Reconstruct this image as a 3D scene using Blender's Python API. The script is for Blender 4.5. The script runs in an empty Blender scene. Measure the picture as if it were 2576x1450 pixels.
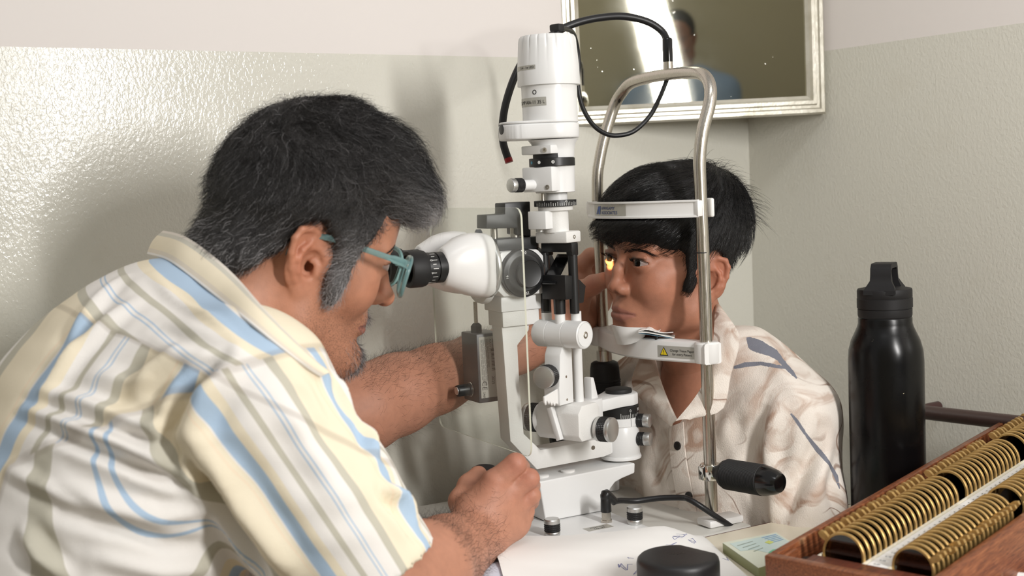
import bpy, bmesh, math, random
import numpy as np
from mathutils import Vector, Matrix, Euler

random.seed(7)
RNG = np.random.default_rng(7)
SC = bpy.context.scene
COL = SC.collection

# ---------------------------------------------------------------- camera
F_PX, CX, CY = 3200.0, 1288.0, 725.0          # focal length in pixels of the 2576 x 1450 frame
PITCH, ROLL = math.atan(272 / 3200), math.atan(.044)
CAM = np.array([0.0, 0.0, 1.16])
FWD = np.array([0, math.cos(PITCH), -math.sin(PITCH)])
_r0 = np.array([1.0, 0, 0]); _u0 = np.array([0, math.sin(PITCH), math.cos(PITCH)])
RT = _r0 * math.cos(ROLL) - _u0 * math.sin(ROLL)
UP = _u0 * math.cos(ROLL) + _r0 * math.sin(ROLL)
cam_d = bpy.data.cameras.new('camera'); cam = bpy.data.objects.new('camera', cam_d); COL.objects.link(cam)
cam_d.sensor_width = 36.0; cam_d.lens = F_PX / 2576 * 36.0; cam_d.clip_start = .05
_m = Matrix.Identity(4)
for i in range(3):
    _m[i][0], _m[i][1], _m[i][2], _m[i][3] = RT[i], UP[i], -FWD[i], CAM[i]
cam.matrix_world = _m
cam_d.dof.use_dof = True; cam_d.dof.focus_distance = 1.56; cam_d.dof.aperture_fstop = 5.6
SC.camera = cam

# ---------------------------------------------------------------- light and exposure
SC.view_settings.view_transform = 'Standard'; SC.view_settings.look = 'None'
SC.view_settings.gamma = 1.0; SC.view_settings.use_curve_mapping = False
SC.view_settings.exposure = 0.0
W = bpy.data.worlds.new('world'); SC.world = W; W.use_nodes = True
W.node_tree.nodes['Background'].inputs[0].default_value = (1.0, .968, .925, 1)
W.node_tree.nodes['Background'].inputs[1].default_value = .45

def area_light(name, loc, target, size, size_y, power, color=(1, 1, 1), spread=None):
    d = bpy.data.lights.new(name, 'AREA'); o = bpy.data.objects.new(name, d); COL.objects.link(o)
    d.shape = 'RECTANGLE'; d.size = size; d.size_y = size_y; d.energy = power; d.color = color
    if spread: d.spread = spread
    o.location = loc
    o.rotation_euler = (Vector(target) - Vector(loc)).to_track_quat('-Z', 'Y').to_euler()
    return o
KEY = Vector((.95, .18, 1.50))
key = area_light('tube_light', KEY, (.02, 1.6, 1.08), .09, .54, 21.8, (1.0, .978, .955))
key.rotation_euler.rotate_axis('Z', math.radians(10))
area_light('overhead_fill_light', (.2, .2, 2.75), (.0, 1.2, .9), 1.2, .3, 7, (.96, .98, 1.0))  # unseen lamp added overhead for soft fill, no fixture stands there

# ---------------------------------------------------------------- geometry helpers
def ray(px, py): return FWD + RT * ((px - CX) / F_PX) - UP * ((py - CY) / F_PX)
def P(px, py, d): return CAM + ray(px, py) * d
ZT = .7285                                      # table top
V_AX = np.array([.47489812, -.88004078, 0.0])   # across the slit lamp, towards the camera side
U_AX = np.array([.88004078, .47489812, 0.0])    # along the slit lamp, doctor -> patient
ORG = np.array([.12974365, 1.60172628, ZT])     # foot of the pivot axis
ANG = math.atan2(U_AX[1], U_AX[0])
def S(px, py, b):
    """point of the instrument's own frame (a along, b across, h above the table) seen at a pixel, on the plane b"""
    d = ray(px, py); t = ((ORG - CAM) @ V_AX + b) / (d @ V_AX); q = CAM + d * t - ORG
    return np.array([q @ U_AX, b, q[2]])
def AB(a, b, h): return ORG + U_AX * a + V_AX * b + np.array([0, 0, h])   # frame -> world
def PZ(px, py, z):
    d = ray(px, py); return CAM + d * ((z - CAM[2]) / d[2])

class MB:
    """collects shapes into one mesh; coordinates are the local ones of the thing"""
    def __init__(s, M=None): s.v = []; s.f = []; s.M = M
    def _add(s, vs, fs):
        n = len(s.v)
        for p in vs:
            q = Vector(p)
            if s.M is not None: q = s.M @ q
            s.v.append(q)
        s.f += [[i + n for i in f] for f in fs]
        return s
    def bm(s, b):
        b.verts.index_update(); r = s._add([v.co.copy() for v in b.verts], [[v.index for v in f.verts] for f in b.faces]); b.free(); return r
    def box(s, lo, hi, bev=0, seg=2, rot=None):
        lo, hi = Vector(lo), Vector(hi); b = bmesh.new(); bmesh.ops.create_cube(b, size=1)
        c = (lo + hi) / 2; d = hi - lo
        for v in b.verts: v.co = Vector((v.co.x * abs(d.x), v.co.y * abs(d.y), v.co.z * abs(d.z)))
        if bev: bmesh.ops.bevel(b, geom=b.edges[:], offset=bev, segments=seg, profile=.5, affect='EDGES')
        for v in b.verts: v.co = (rot @ v.co if rot is not None else v.co) + c
        return s.bm(b)
    def prism(s, poly, y0, y1, bev=0, seg=2, axis='y'):
        """polygon in (x, z) pushed from y0 to y1 (axis z: polygon in (x, y))"""
        b = bmesh.new()
        mk = (lambda x, z, y: (x, y, z)) if axis == 'y' else ((lambda x, y, z: (x, y, z)) if axis == 'z' else (lambda y, z, x: (x, y, z)))
        v0 = [b.verts.new(mk(x, z, y0)) for x, z in poly]; v1 = [b.verts.new(mk(x, z, y1)) for x, z in poly]
        n = len(poly); b.faces.new(v0); b.faces.new(v1[::-1])
        for i in range(n): b.faces.new((v0[i], v1[i], v1[(i + 1) % n], v0[(i + 1) % n]))
        bmesh.ops.recalc_face_normals(b, faces=b.faces[:])
        if bev: bmesh.ops.bevel(b, geom=b.edges[:], offset=bev, segments=seg, profile=.5, affect='EDGES', clamp_overlap=True)
        return s.bm(b)
    def lathe(s, prof, p0=(0, 0, 0), axis=(0, 0, 1), n=32, cap=True):
        """profile of (radius, distance along axis)"""
        ax = Vector(axis).normalized(); q = ax.to_track_quat('Z', 'Y').to_matrix(); p0 = Vector(p0)
        vs = []; fs = []
        for r, h in prof:
            for k in range(n):
                t = 2 * math.pi * k / n; vs.append(p0 + q @ Vector((r * math.cos(t), r * math.sin(t), h)))
        m = len(prof)
        for i in range(m - 1):
            for k in range(n):
                fs.append((i * n + k, i * n + (k + 1) % n, (i + 1) * n + (k + 1) % n, (i + 1) * n + k))
        if cap: fs.append(tuple(range(n))[::-1]); fs.append(tuple(range((m - 1) * n, m * n)))
        return s._add(vs, fs)
    def cyl(s, p0, p1, r, r1=None, bev=0, n=28):
        p0, p1 = Vector(p0), Vector(p1); L = (p1 - p0).length; r1 = r if r1 is None else r1
        pr = [(r - bev, 0), (r - bev * .3, bev * .3), (r, bev), (r1, L - bev), (r1 - bev * .3, L - bev * .3), (r1 - bev, L)] if bev else [(r, 0), (r1, L)]
        return s.lathe(pr, p0, p1 - p0, n)
    def knurl(s, p0, p1, r, n=40, dep=.0006, rows=5):
        """knurled grip: little pyramids standing on a drum"""
        p0, p1 = Vector(p0), Vector(p1); L = (p1 - p0).length; ax = (p1 - p0).normalized(); q = ax.to_track_quat('Z', 'Y').to_matrix()
        s.cyl(p0, p1, r, n=n)
        for i in range(rows):
            for k in range(n):
                def pt(t, h, rr): return p0 + q @ Vector((rr * math.cos(t), rr * math.sin(t), h))
                t0 = 2 * math.pi * (k + .12) / n; t1 = 2 * math.pi * (k + .88) / n; h0 = L * (i + .12) / rows; h1 = L * (i + .88) / rows
                s._add([pt(t0, h0, r), pt(t1, h0, r), pt(t1, h1, r), pt(t0, h1, r), pt((t0 + t1) / 2, (h0 + h1) / 2, r + dep)],
                       [(0, 1, 4), (1, 2, 4), (2, 3, 4), (3, 0, 4)])
        return s
    def tube(s, pts, r, n=12, sub=6, smooth=True, cap=True):
        pts = [Vector(p) for p in pts]; rs = r if hasattr(r, '__len__') else [r] * len(pts)
        if smooth and len(pts) > 2: pts, rs = catmull(pts, rs, sub)
        vs = []; fs = []; T = [(pts[min(i + 1, len(pts) - 1)] - pts[max(i - 1, 0)]).normalized() for i in range(len(pts))]
        x = T[0].orthogonal().normalized()
        for i, p in enumerate(pts):
            x = (x - T[i] * x.dot(T[i])).normalized(); y = T[i].cross(x)
            for k in range(n):
                t = 2 * math.pi * k / n; vs.append(p + (x * math.cos(t) + y * math.sin(t)) * rs[i])
        m = len(pts)
        for i in range(m - 1):
            for k in range(n): fs.append((i * n + k, i * n + (k + 1) % n, (i + 1) * n + (k + 1) % n, (i + 1) * n + k))
        if cap: fs.append(tuple(range(n))[::-1]); fs.append(tuple(range((m - 1) * n, m * n)))
        return s._add(vs, fs)
    def ball(s, c, r, n=20):
        b = bmesh.new(); bmesh.ops.create_uvsphere(b, u_segments=n, v_segments=n // 2 + 2, radius=1)
        rr = r if hasattr(r, '__len__') else (r, r, r)
        for v in b.verts: v.co = Vector((v.co.x * rr[0], v.co.y * rr[1], v.co.z * rr[2])) + Vector(c)
        return s.bm(b)
    def build(s, name, mat, parent=None, sharp=35, smooth=True):
        me = bpy.data.meshes.new(name); me.from_pydata([tuple(v) for v in s.v], [], s.f)
        b = bmesh.new(); b.from_mesh(me); bmesh.ops.recalc_face_normals(b, faces=b.faces[:]); b.to_mesh(me); b.free()
        me.materials.append(mat)
        if smooth:
            me.shade_smooth(); me.set_sharp_from_angle(angle=math.radians(sharp))
        return link(name, me, parent)

def catmull(pts, rs, sub):
    o = []; ro = []
    for i in range(len(pts) - 1):
        a, b, c, d = pts[max(i - 1, 0)], pts[i], pts[i + 1], pts[min(i + 2, len(pts) - 1)]
        for k in range(sub):
            t = k / sub
            o.append(.5 * ((2 * b) + (c - a) * t + (2 * a - 5 * b + 4 * c - d) * t * t + (3 * b - a - 3 * c + d) * t ** 3)); ro.append(rs[i] + (rs[i + 1] - rs[i]) * t)
    o.append(pts[-1]); ro.append(rs[-1])
    return o, ro

def link(name, data, parent=None):
    o = bpy.data.objects.new(name, data); COL.objects.link(o)
    if parent is not None: o.parent = parent
    return o
def tag(o, label=None, cat=None, group=None, kind=None):
    if label: o['label'] = label
    if cat: o['category'] = cat
    if group: o['group'] = group
    if kind: o['kind'] = kind
    return o
def empty(name, loc, rz=0.0, **k):
    o = link(name, None); o.location = loc; o.rotation_euler = (0, 0, rz); o.empty_display_size = .02
    return tag(o, **k)
def text_mesh(txt, size, depth=.00005, align='LEFT'):
    c = bpy.data.curves.new('t', 'FONT'); c.body = txt; c.size = size; c.extrude = depth; c.align_x = align; c.resolution_u = 3
    o = bpy.data.objects.new('t', c); COL.objects.link(o)
    dg = bpy.context.evaluated_depsgraph_get(); me = bpy.data.meshes.new_from_object(o.evaluated_get(dg))
    bpy.data.objects.remove(o); bpy.data.curves.remove(c)
    return me
def text_into(mb, txt, size, M, align='LEFT', sx=1.0, shear=0.0):
    """flat lettering: text lies in its own xy plane, M brings it to the local frame"""
    me = text_mesh(txt, size, align=align)
    mb._add([M @ Vector((v.co.x * sx + v.co.y * shear, v.co.y, v.co.z)) for v in me.vertices], [list(p.vertices) for p in me.polygons]); bpy.data.meshes.remove(me)
def frame(o, x, y):
    """matrix whose x/y axes lie along x/y (orthonormalised) at origin o"""
    x = Vector(x).normalized(); y = Vector(y); y = (y - x * y.dot(x)).normalized(); z = x.cross(y); m = Matrix.Identity(4)
    for i in range(3): m[i][0], m[i][1], m[i][2], m[i][3] = x[i], y[i], z[i], o[i]
    return m

# ---------------------------------------------------------------- materials
def mat(name, col, rough=.5, metal=0.0, spec=.5, **k):
    m = bpy.data.materials.new(name); m.use_nodes = True; b = m.node_tree.nodes['Principled BSDF']
    b.inputs['Base Color'].default_value = (*col, 1); b.inputs['Roughness'].default_value = rough; b.inputs['Metallic'].default_value = metal
    b.inputs['Specular IOR Level'].default_value = spec
    for kk, vv in k.items(): b.inputs[kk].default_value = vv
    return m
def srgb(r, g, b):
    f = lambda c: (c / 255 / 12.92) if c / 255 <= .04045 else ((c / 255 + .055) / 1.055) ** 2.4
    return (f(r), f(g), f(b))
class N:
    """tiny node-graph writer"""
    def __init__(s, m): s.m = m; s.t = m.node_tree; s.b = s.t.nodes['Principled BSDF']
    def n(s, typ, ins=None, **at):
        x = s.t.nodes.new(typ)
        for k, vv in at.items(): setattr(x, k, vv)
        for k, vv in (ins or {}).items():
            if isinstance(vv, bpy.types.NodeSocket): s.t.links.new(vv, x.inputs[k])
            else: x.inputs[k].default_value = vv
        return x
    def to(s, sock, name): s.t.links.new(sock, s.b.inputs[name]); return s
    def noise(s, vec, scale, detail=3, rough=.5, dist=0.0): return s.n('ShaderNodeTexNoise', {'Vector': vec, 'Scale': scale, 'Detail': detail, 'Roughness': rough, 'Distortion': dist}).outputs['Fac']
    def math(s, op, a, b=0.0, clamp=False): 
        x = s.n('ShaderNodeMath', operation=op); x.use_clamp = clamp
        for i, vv in enumerate((a, b)):
            if isinstance(vv, bpy.types.NodeSocket): s.t.links.new(vv, x.inputs[i])
            else: x.inputs[i].default_value = vv
        return x.outputs[0]
    def mix(s, fac, a, b, blend='MIX'):
        x = s.n('ShaderNodeMix', data_type='RGBA', blend_type=blend)
        for i, vv in ((0, fac), (6, a), (7, b)):
            if isinstance(vv, bpy.types.NodeSocket): s.t.links.new(vv, x.inputs[i])
            else: x.inputs[i].default_value = (*vv, 1) if hasattr(vv, '__len__') and len(vv) == 3 else vv
        return x.outputs[2]
    def ramp(s, fac, stops, interp='LINEAR'):
        x = s.n('ShaderNodeValToRGB', {'Fac': fac}); x.color_ramp.interpolation = interp
        while len(x.color_ramp.elements) < len(stops): x.color_ramp.elements.new(.5)
        for e, (p, c) in zip(x.color_ramp.elements, stops): e.position = p; e.color = (*c, 1) if hasattr(c, '__len__') else (c, c, c, 1)
        return x.outputs['Color']
    def obj(s): return s.n('ShaderNodeTexCoord').outputs['Object']
    def pos(s): return s.n('ShaderNodeNewGeometry').outputs['Position']
    def attr(s, name, out='Fac'): return s.n('ShaderNodeAttribute', attribute_name=name).outputs[out]
    def bump(s, h, strength=.3, dist=.001): s.to(s.n('ShaderNodeBump', {'Height': h, 'Strength': strength, 'Distance': dist}).outputs[0], 'Normal'); return s

M_WHITE = mat('white_paint', srgb(226, 226, 225), .33)
_n = N(M_WHITE); _n.bump(_n.noise(_n.obj(), 900, 2), .06, .0004)
M_WHITE_TEX = mat('textured_white_paint', srgb(222, 221, 218), .5)
_n = N(M_WHITE_TEX); _n.bump(_n.noise(_n.obj(), 700, 3), .35, .0006)
M_PLASTIC = mat('white_plastic', srgb(232, 231, 229), .3)
M_BLACK = mat('black_paint', srgb(24, 24, 25), .38)
M_BLACK_MATTE = mat('black_rubber', srgb(22, 22, 23), .6)
M_BLACK_GLOSS = mat('glossy_black', srgb(12, 12, 13), .16)
M_STEEL = mat('brushed_steel', srgb(196, 190, 180), .26, 1.0)
_n = N(M_STEEL); _mp = _n.n('ShaderNodeMapping', {'Vector': _n.obj(), 'Scale': (260, 260, 8)}).outputs[0]
_n.to(_n.ramp(_n.noise(_mp, 5, 2), [(.3, .2), (.75, .38)]), 'Roughness')
M_ALU = mat('satin_aluminium', srgb(200, 200, 198), .36, .9)
M_CHROME = mat('chrome', srgb(215, 213, 208), .12, 1.0)
M_LABEL = mat('silver_label', srgb(178, 176, 168), .4, .25)
M_INK = mat('black_ink', srgb(26, 26, 28), .6)
M_INK_WHITE = mat('white_ink', srgb(225, 225, 222), .6)
M_CABLE = mat('black_cable', srgb(20, 20, 22), .42)
# ================================================================ the room
WALL_B = np.array([.8296, .5584, 0.0]); WALL_R = np.array([.5584, -.8296, 0.0])   # along the back wall / the right wall
NB = np.array([.5584, -.8296, 0.0]); NR = np.array([-.8296, -.5584, 0.0])         # their normals, into the room
CORNER = P(1888, 520, 2.1); CORNER[2] = 0
DADO = 1.335
M_UPPER = mat('upper_wall_paint', srgb(229, 223, 219), .8, 0, .2)
_n = N(M_UPPER); _n.bump(_n.noise(_n.obj(), 60, 4), .08, .002)
M_DADO = mat('glossy_dado_paint', srgb(214, 212, 201), .2, 0, .5)
_n = N(M_DADO); _o = _n.obj()
_mp = _n.n('ShaderNodeMapping', {'Vector': _o, 'Scale': (1, 1, .72)}).outputs[0]
_h1 = _n.noise(_mp, 250, 2, .5, .4); _h2 = _n.noise(_o, 34, 3)
_n.bump(_n.math('ADD', _n.math('MULTIPLY', _h1, .8), _n.math('MULTIPLY', _h2, .25)), .34, .0022)
_st = _n.ramp(_n.noise(_o, 9, 5, .6), [(.6, 0.0), (.75, .25)]); _sp = _n.ramp(_n.noise(_o, 70, 2), [(.74, 0.0), (.78, .6)])
_c = _n.mix(_st, srgb(214, 212, 201), srgb(199, 194, 177)); _c = _n.mix(_n.math('MULTIPLY', _sp, _st), _c, srgb(120, 112, 95)); _n.to(_c, 'Base Color')
_n.to(_n.ramp(_n.noise(_o, 5, 3), [(.35, .17), (.7, .3)]), 'Roughness')
M_FLOOR = mat('floor_tile', srgb(150, 140, 125), .35)

def slab(name, a, b, z0, z1, th, nrm, m, kind='structure'):
    a = np.array(a); b = np.array(b); mb = MB(); e = -np.array(nrm) * th
    q = [a, b, b + e, a + e]
    mb._add([(p[0], p[1], z) for z in (z0, z1) for p in q], [(0, 1, 2, 3), (7, 6, 5, 4), (0, 4, 5, 1), (1, 5, 6, 2), (2, 6, 7, 3), (3, 7, 4, 0)])
    return tag(mb.build(name, m, None, smooth=False), kind=kind)
def wall(name, a, b, nrm):
    lo = slab(name, a, b, 0, DADO, .12, nrm, M_DADO)
    up = slab('upper_wall', a, b, DADO, 2.8, .1185, nrm, M_UPPER); up.parent = lo; del up['kind']
    # the enamel dado stands a hair proud of the limewash above
    return lo
A0 = CORNER - WALL_B * 2.6; B1 = CORNER + WALL_R * 4.9
wall('wall_back', A0, CORNER, NB)
wall('wall_right', CORNER, B1, NR)
slab('wall_behind', (-2.6, -1.95, 0), (3.1, -1.95, 0), 0, 2.8, .12, (0, 1, 0), mat('olive_wall_paint', srgb(216, 211, 188), .7))
mb = MB(); mb.box((-3.0, -2.1, -.1), (3.3, 2.9, 0)); tag(mb.build('floor', M_FLOOR), kind='structure')

# ---------------------------------------------------------------- mirror hung across the corner
M_FRAME = mat('weathered_white_frame', srgb(205, 201, 188), .3, .35)
_n = N(M_FRAME); _mp = _n.n('ShaderNodeMapping', {'Vector': _n.obj(), 'Scale': (9, 400, 400)}).outputs[0]
_n.bump(_n.noise(_n.obj(), 140, 3), .2, .0012); _n.to(_n.mix(_n.ramp(_n.noise(_n.obj(), 30, 4), [(.45, 0.0), (.7, .6)]), srgb(205, 201, 188), srgb(165, 158, 138)), 'Base Color')
M_GLASS_MIRROR = mat('mirror_glass', srgb(205, 203, 178), .03, 1.0)
_n = N(M_GLASS_MIRROR); _v = _n.obj()
_d = _n.ramp(_n.noise(_v, 170, 2, .6), [(.745, 0.0), (.78, 1.0)]); _d2 = _n.ramp(_n.noise(_v, 14, 4), [(.4, 0.0), (.8, .3)])
_n.to(_n.mix(_d, _n.mix(_d2, srgb(228, 227, 210), srgb(222, 221, 210)), srgb(236, 236, 230)), 'Base Color')
_n.to(_n.math('ADD', _n.math('MULTIPLY', _d, .5), _n.math('ADD', _n.math('MULTIPLY', _d2, .08), .02)), 'Roughness'); _n.to(_n.math('SUBTRACT', 1.0, _n.math('MULTIPLY', _d, .7)), 'Metallic')
_bl = P(1418, 320, 1.90); _br = P(2070, 287, 1.955)
MX = (_br - _bl); MW = float(np.linalg.norm(MX)); MX /= MW
_mup = np.array([0, 0, 1.0]); _mup = _mup - MX * (_mup @ MX); _mup /= np.linalg.norm(_mup); _mn = np.cross(MX, _mup)   # normal away from... (x right, y up, z towards camera)
_le = math.radians(1.5); MY = _mup * math.cos(_le) + _mn * math.sin(_le); MN = np.cross(MX, MY)
_mm = Matrix.Identity(4)
for i in range(3): _mm[i][0], _mm[i][1], _mm[i][2], _mm[i][3] = MX[i], MY[i], MN[i], _bl[i]
mirror = link('mirror', None); mirror.matrix_world = _mm
tag(mirror, 'framed wall mirror with weathered whitish frame hung across the room corner', 'mirror')
MH, FW = .50, .0285
prof = [(0, 0), (0, .012), (.003, .016), (.008, .016), (.010, .013), (.014, .013), (.016, .017), (.021, .017), (.024, .012), (FW, .009), (FW, 0)]   # ribbed moulding
def rail(p, q, inward):
    p, q, inw = Vector(p), Vector(q), Vector(inward); d = (q - p).normalized(); vs = []; fs = []
    for end, sgn in ((p, 1), (q, -1)):
        for w_, h_ in prof: vs.append(end + inw * w_ + d * (w_ * sgn) + Vector((0, 0, h_)))
    n = len(prof)
    for i in range(n): fs.append((i, (i + 1) % n, n + (i + 1) % n, n + i))
    fs += [tuple(range(n)), tuple(range(n, 2 * n))]
    MB()._add(vs, fs).build('frame_rail', M_FRAME, mirror, sharp=20)
rail((0, 0, 0), (MW, 0, 0), (0, 1, 0)); rail((MW, MH, 0), (0, MH, 0), (0, -1, 0)); rail((0, MH, 0), (0, 0, 0), (1, 0, 0)); rail((MW, 0, 0), (MW, MH, 0), (-1, 0, 0))
MB().box((FW - .002, FW - .002, .002), (MW - FW + .002, MH - FW + .002, .006)).build('mirror_pane', M_GLASS_MIRROR, mirror, smooth=False)
MB().lathe([(.0022, 0), (.0022, .0175)], (MW * .548, .011, 0), (0, 0, 1), 10).build('nail', M_BLACK, mirror)

# ---------------------------------------------------------------- tables
M_TOP = mat('cream_laminate', srgb(232, 224, 203), .32)
M_TOP_G = mat('pale_grey_laminate', srgb(205, 203, 196), .35)
M_EDGE = mat('maroon_edge_band', srgb(88, 40, 30), .45)
M_LEG = mat('dark_brown_steel', srgb(62, 42, 38), .45)
_e0, _e1 = PZ(1800, 1345, ZT), PZ(2140, 1268, ZT); DX = _e1 - _e0; DX /= np.linalg.norm(DX); DY = np.array([DX[1], -DX[0], 0])   # along the far edge / towards the camera
desk = empty('desk', tuple(_e0[:2]) + (0,), math.atan2(DX[1], DX[0]), label='cream laminate desk with thin maroon edge in the right foreground', cat='desk')
x0, x1, dd = -.34, .43, .62
MB().box((x0, -dd, ZT - .025), (x1, -.0016, ZT), .001, 1).build('desk_top', M_TOP, desk)
MB().box((x0, -.0016, ZT - .026), (x1, .0008, ZT - .0006)).build('edge_band', M_EDGE, desk)
for lx in (x0 + .05, x1 - .05):
    for ly in (-.05, -dd + .05): MB().box((lx - .02, ly - .02, 0), (lx + .02, ly + .02, ZT - .025), .002, 1).build('leg', M_LEG, desk)
# ================================================================ slit lamp microscope
def T(px, py, b):
    a, b, h = S(px, py, b); return Vector((a, -b, h))
A2 = ANG + math.radians(22); U2 = np.array([math.cos(A2), math.sin(A2), 0]); V2 = np.array([math.sin(A2), -math.cos(A2), 0])
def T2(px, py, b):
    """the same for the illumination tower, which is swung 22 degrees on the pivot"""
    d = ray(px, py); t = ((ORG - CAM) @ V2 + b) / (d @ V2); q = CAM + d * t - ORG
    return Vector((q @ U2, -b, q[2]))
R22 = Matrix.Rotation(math.radians(22), 4, 'Z')
def H(py, px=1385): return T2(px, py, 0)[2]
def vec(a, b, h): return Vector((a, -b, h))

board = empty('instrument_table', tuple((AB(-.28, 0, 0))[:2]) + (0,), ANG, label='pale grey instrument table carrying the white slit lamp', cat='table')
MB().box((-.32, -.142, ZT - .028), (.375, .20, ZT - .0005), .004, 2).build('table_top', M_TOP_G, board)
MB().cyl((0, .02, .04), (0, .02, ZT - .028), .035).build('column', M_ALU, board); MB().box((-.25, -.12, 0), (.25, .18, .04), .008, 2).build('foot', M_TOP_G, board)

lamp = empty('slit_lamp', tuple(ORG), ANG, label='white slit lamp microscope with tall lamp tower in the middle of the picture', cat='slit lamp')
# base plate with its thumb screws and cable socket
MB().prism([(-.30, -.145), (-.065, -.145), (-.050, -.140), (-.042, -.125), (-.042, .07), (-.06, .085), (-.30, .085)], .0004, .0165, .004, 3, 'z').build('base_plate', M_WHITE, lamp)
def thumb_screw(a, b, lift):
    k = MB().lathe([(.0088, .0166), (.0092, .0172), (.0092, .0205 + lift), (.0085, .0215 + lift)], vec(a, b, 0)).build('thumb_screw', M_ALU, lamp)
    MB().knurl(vec(a, b, .0213 + lift), vec(a, b, .0305 + lift), .0091, 34, .0006, 4).build('knurled_grip', M_BLACK, k, smooth=False)
    MB().lathe([(.0088, .0303 + lift), (.0094, .031 + lift), (.0094, .0348 + lift), (.0084, .0362 + lift)], vec(a, b, 0)).build('metal_cap', M_ALU, k)
thumb_screw(-.1537, .0844, 0); thumb_screw(-.044 - .006, .1023, .001)
mb = MB(); text_into(mb, 'FIXATION', .0042, frame(vec(-.0945, .089, .01665), (1, 0, 0), (0, 1, 0)), 'CENTER'); text_into(mb, 'TARGET', .0042, frame(vec(-.0945, .095, .01665), (1, 0, 0), (0, 1, 0)), 'CENTER')
MB().box(vec(-.112, .098, .0164), vec(-.077, .083, .01658)).build('socket_label', M_LABEL, lamp); mb.build('socket_lettering', M_INK, lamp)
# sliding base
base = [T(x, y, .032) for x, y in ((1356, 1213), (1374, 1340), (1515, 1312), (1519, 1290), (1524, 1262), (1536, 1230), (1548, 1214), (1566, 1204), (1597, 1191), (1598, 1166))]
base[1][2] = base[2][2] = .0172
MB().prism([(p.x, p.z) for p in base], -.032, .034, .0115, 5).build('sliding_base', M_WHITE, lamp, sharp=50)
for px, py in ((1428, 1184), (1363, 1197)):
    q = T(px, py, .012); MB().lathe([(.0085, -.002), (.009, .0005), (.0083, .0009)], (q.x, q.y, q.z)).build('screw_cover', M_PLASTIC, lamp)
# joystick under the doctor's hand
j = T(1220, 1180, .05)
MB().lathe([(.006, -.10), (.006, -.045), (.016, -.035), (.018, -.02), (.0175, -.006), (.0155, 0), (.012, .002)], j, (0.0, -.1, 1)).build('joystick', M_BLACK_MATTE, lamp)
# pivot column
q0 = (0, 0, .068)
pv = MB().lathe([(.0235, .0765), (.0245, .078), (.0245, .1135), (.0235, .115)]).build('pivot_column', M_WHITE, lamp)
MB().lathe([(.023, .1146), (.0252, .1155), (.0252, .1255), (.0238, .126)]).build('index_ring', M_WHITE, pv)
MB().lathe([(.0258, .0723), (.0262, .074), (.0255, .0766), (.022, .0772)]).build('pivot_collar', M_WHITE, pv)
dr = MB().lathe([(.0245, .126), (.0247, .1262), (.0247, .1402), (.022, .1405)]).build('angle_drum', M_BLACK, pv)
mb = MB()
def on_drum(mb, c, r, th, h, hh, w):   # one engraved tick: a little raised bar standing on the drum
    n = Vector((math.cos(th), math.sin(th), 0)); t = Vector((-n.y, n.x, 0)); o = Vector(c) + n * (r + .0001)
    mb._add([o + t * sx * w / 2 + Vector((0, 0, z)) for z in (h, h + hh) for sx in (-1, 1)], [(0, 1, 3, 2)])
th0 = math.atan2(-.878, -.30) + .35
for k in range(-5, 16): on_drum(mb, (0, 0, 0), .0247, th0 + k * .105, .1262, .0065 if k % 5 == 0 else .0045, .0005)
for k, s in ((0, '0'), (6, '30'), (12, '60')):
    th = th0 + k * .105; n = Vector((math.cos(th), math.sin(th), 0)); text_into(mb, s, .0052, frame(n * .0249 + Vector((0, 0, .1338)), (-n.y, n.x, 0), (0, 0, 1)), 'CENTER')
mb.build('drum_scale', M_INK_WHITE, dr)
mb = MB(); on_drum(mb, (0, 0, 0), .0252, th0, .1156, .0098, .0005); mb.build('index_line', M_INK, pv)
ka = Vector((math.cos(th0 + .62), math.sin(th0 + .62), 0))
for h in (.121, .0975):
    c = ka * .0245 + Vector((0, 0, h)); k = MB().knurl(c, c + ka * .008, .0083, 30, .0006, 4).build('clamp_knob', M_BLACK, lamp, smooth=False)
    MB().cyl(c + ka * .0078, c + ka * .0165, .0087, bev=.0012).build('metal_cap', M_ALU, k)
# microscope arm: C shaped casting
arm = [T(x, y, .013) for x, y in ((1262, 822), (1268, 900), (1274, 980), (1284, 1111), (1351, 1182), (1519, 1150), (1539, 1142), (1539, 1099), (1360, 1133), (1318, 1092), (1308, 980), (1302, 869), (1331, 831), (1331, 818), (1262, 818))]
am = MB().prism([(p.x, p.z) for p in arm], -.013, .013, .0022, 2).build('microscope_arm', M_WHITE_TEX, lamp, sharp=30)
for x, y in ((1492, 1127),):
    q = T(x, y, .0131); MB().lathe([(.0028, -.001), (.0028, .0003)], q, (0, -1, 0), 12).build('screw', M_STEEL, am)
q0, q1 = T(1536, 1142, .013), T(1536, 1100, .013)
MB().box((q0.x - .012, -.0128, q0.z), (-.012, .0128, q1.z), .0015).build('arm_root', M_WHITE, lamp)
a0, a1 = T(1357, 815, .018), T(1268, 778, .018); MB().box((a1.x - .003, -.019, a0.z), (a0.x, .019, a1.z + .001), .0018).build('head_mount', M_WHITE_TEX, lamp)
a0, a1 = T(1361, 778, .021), T(1266, 750, .021); MB().box((a1.x - .004, -.0225, a0.z + .0006), (a0.x, .0225, a1.z + .006), .0018).build('head_mount_plate', M_WHITE, lamp)
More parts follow.
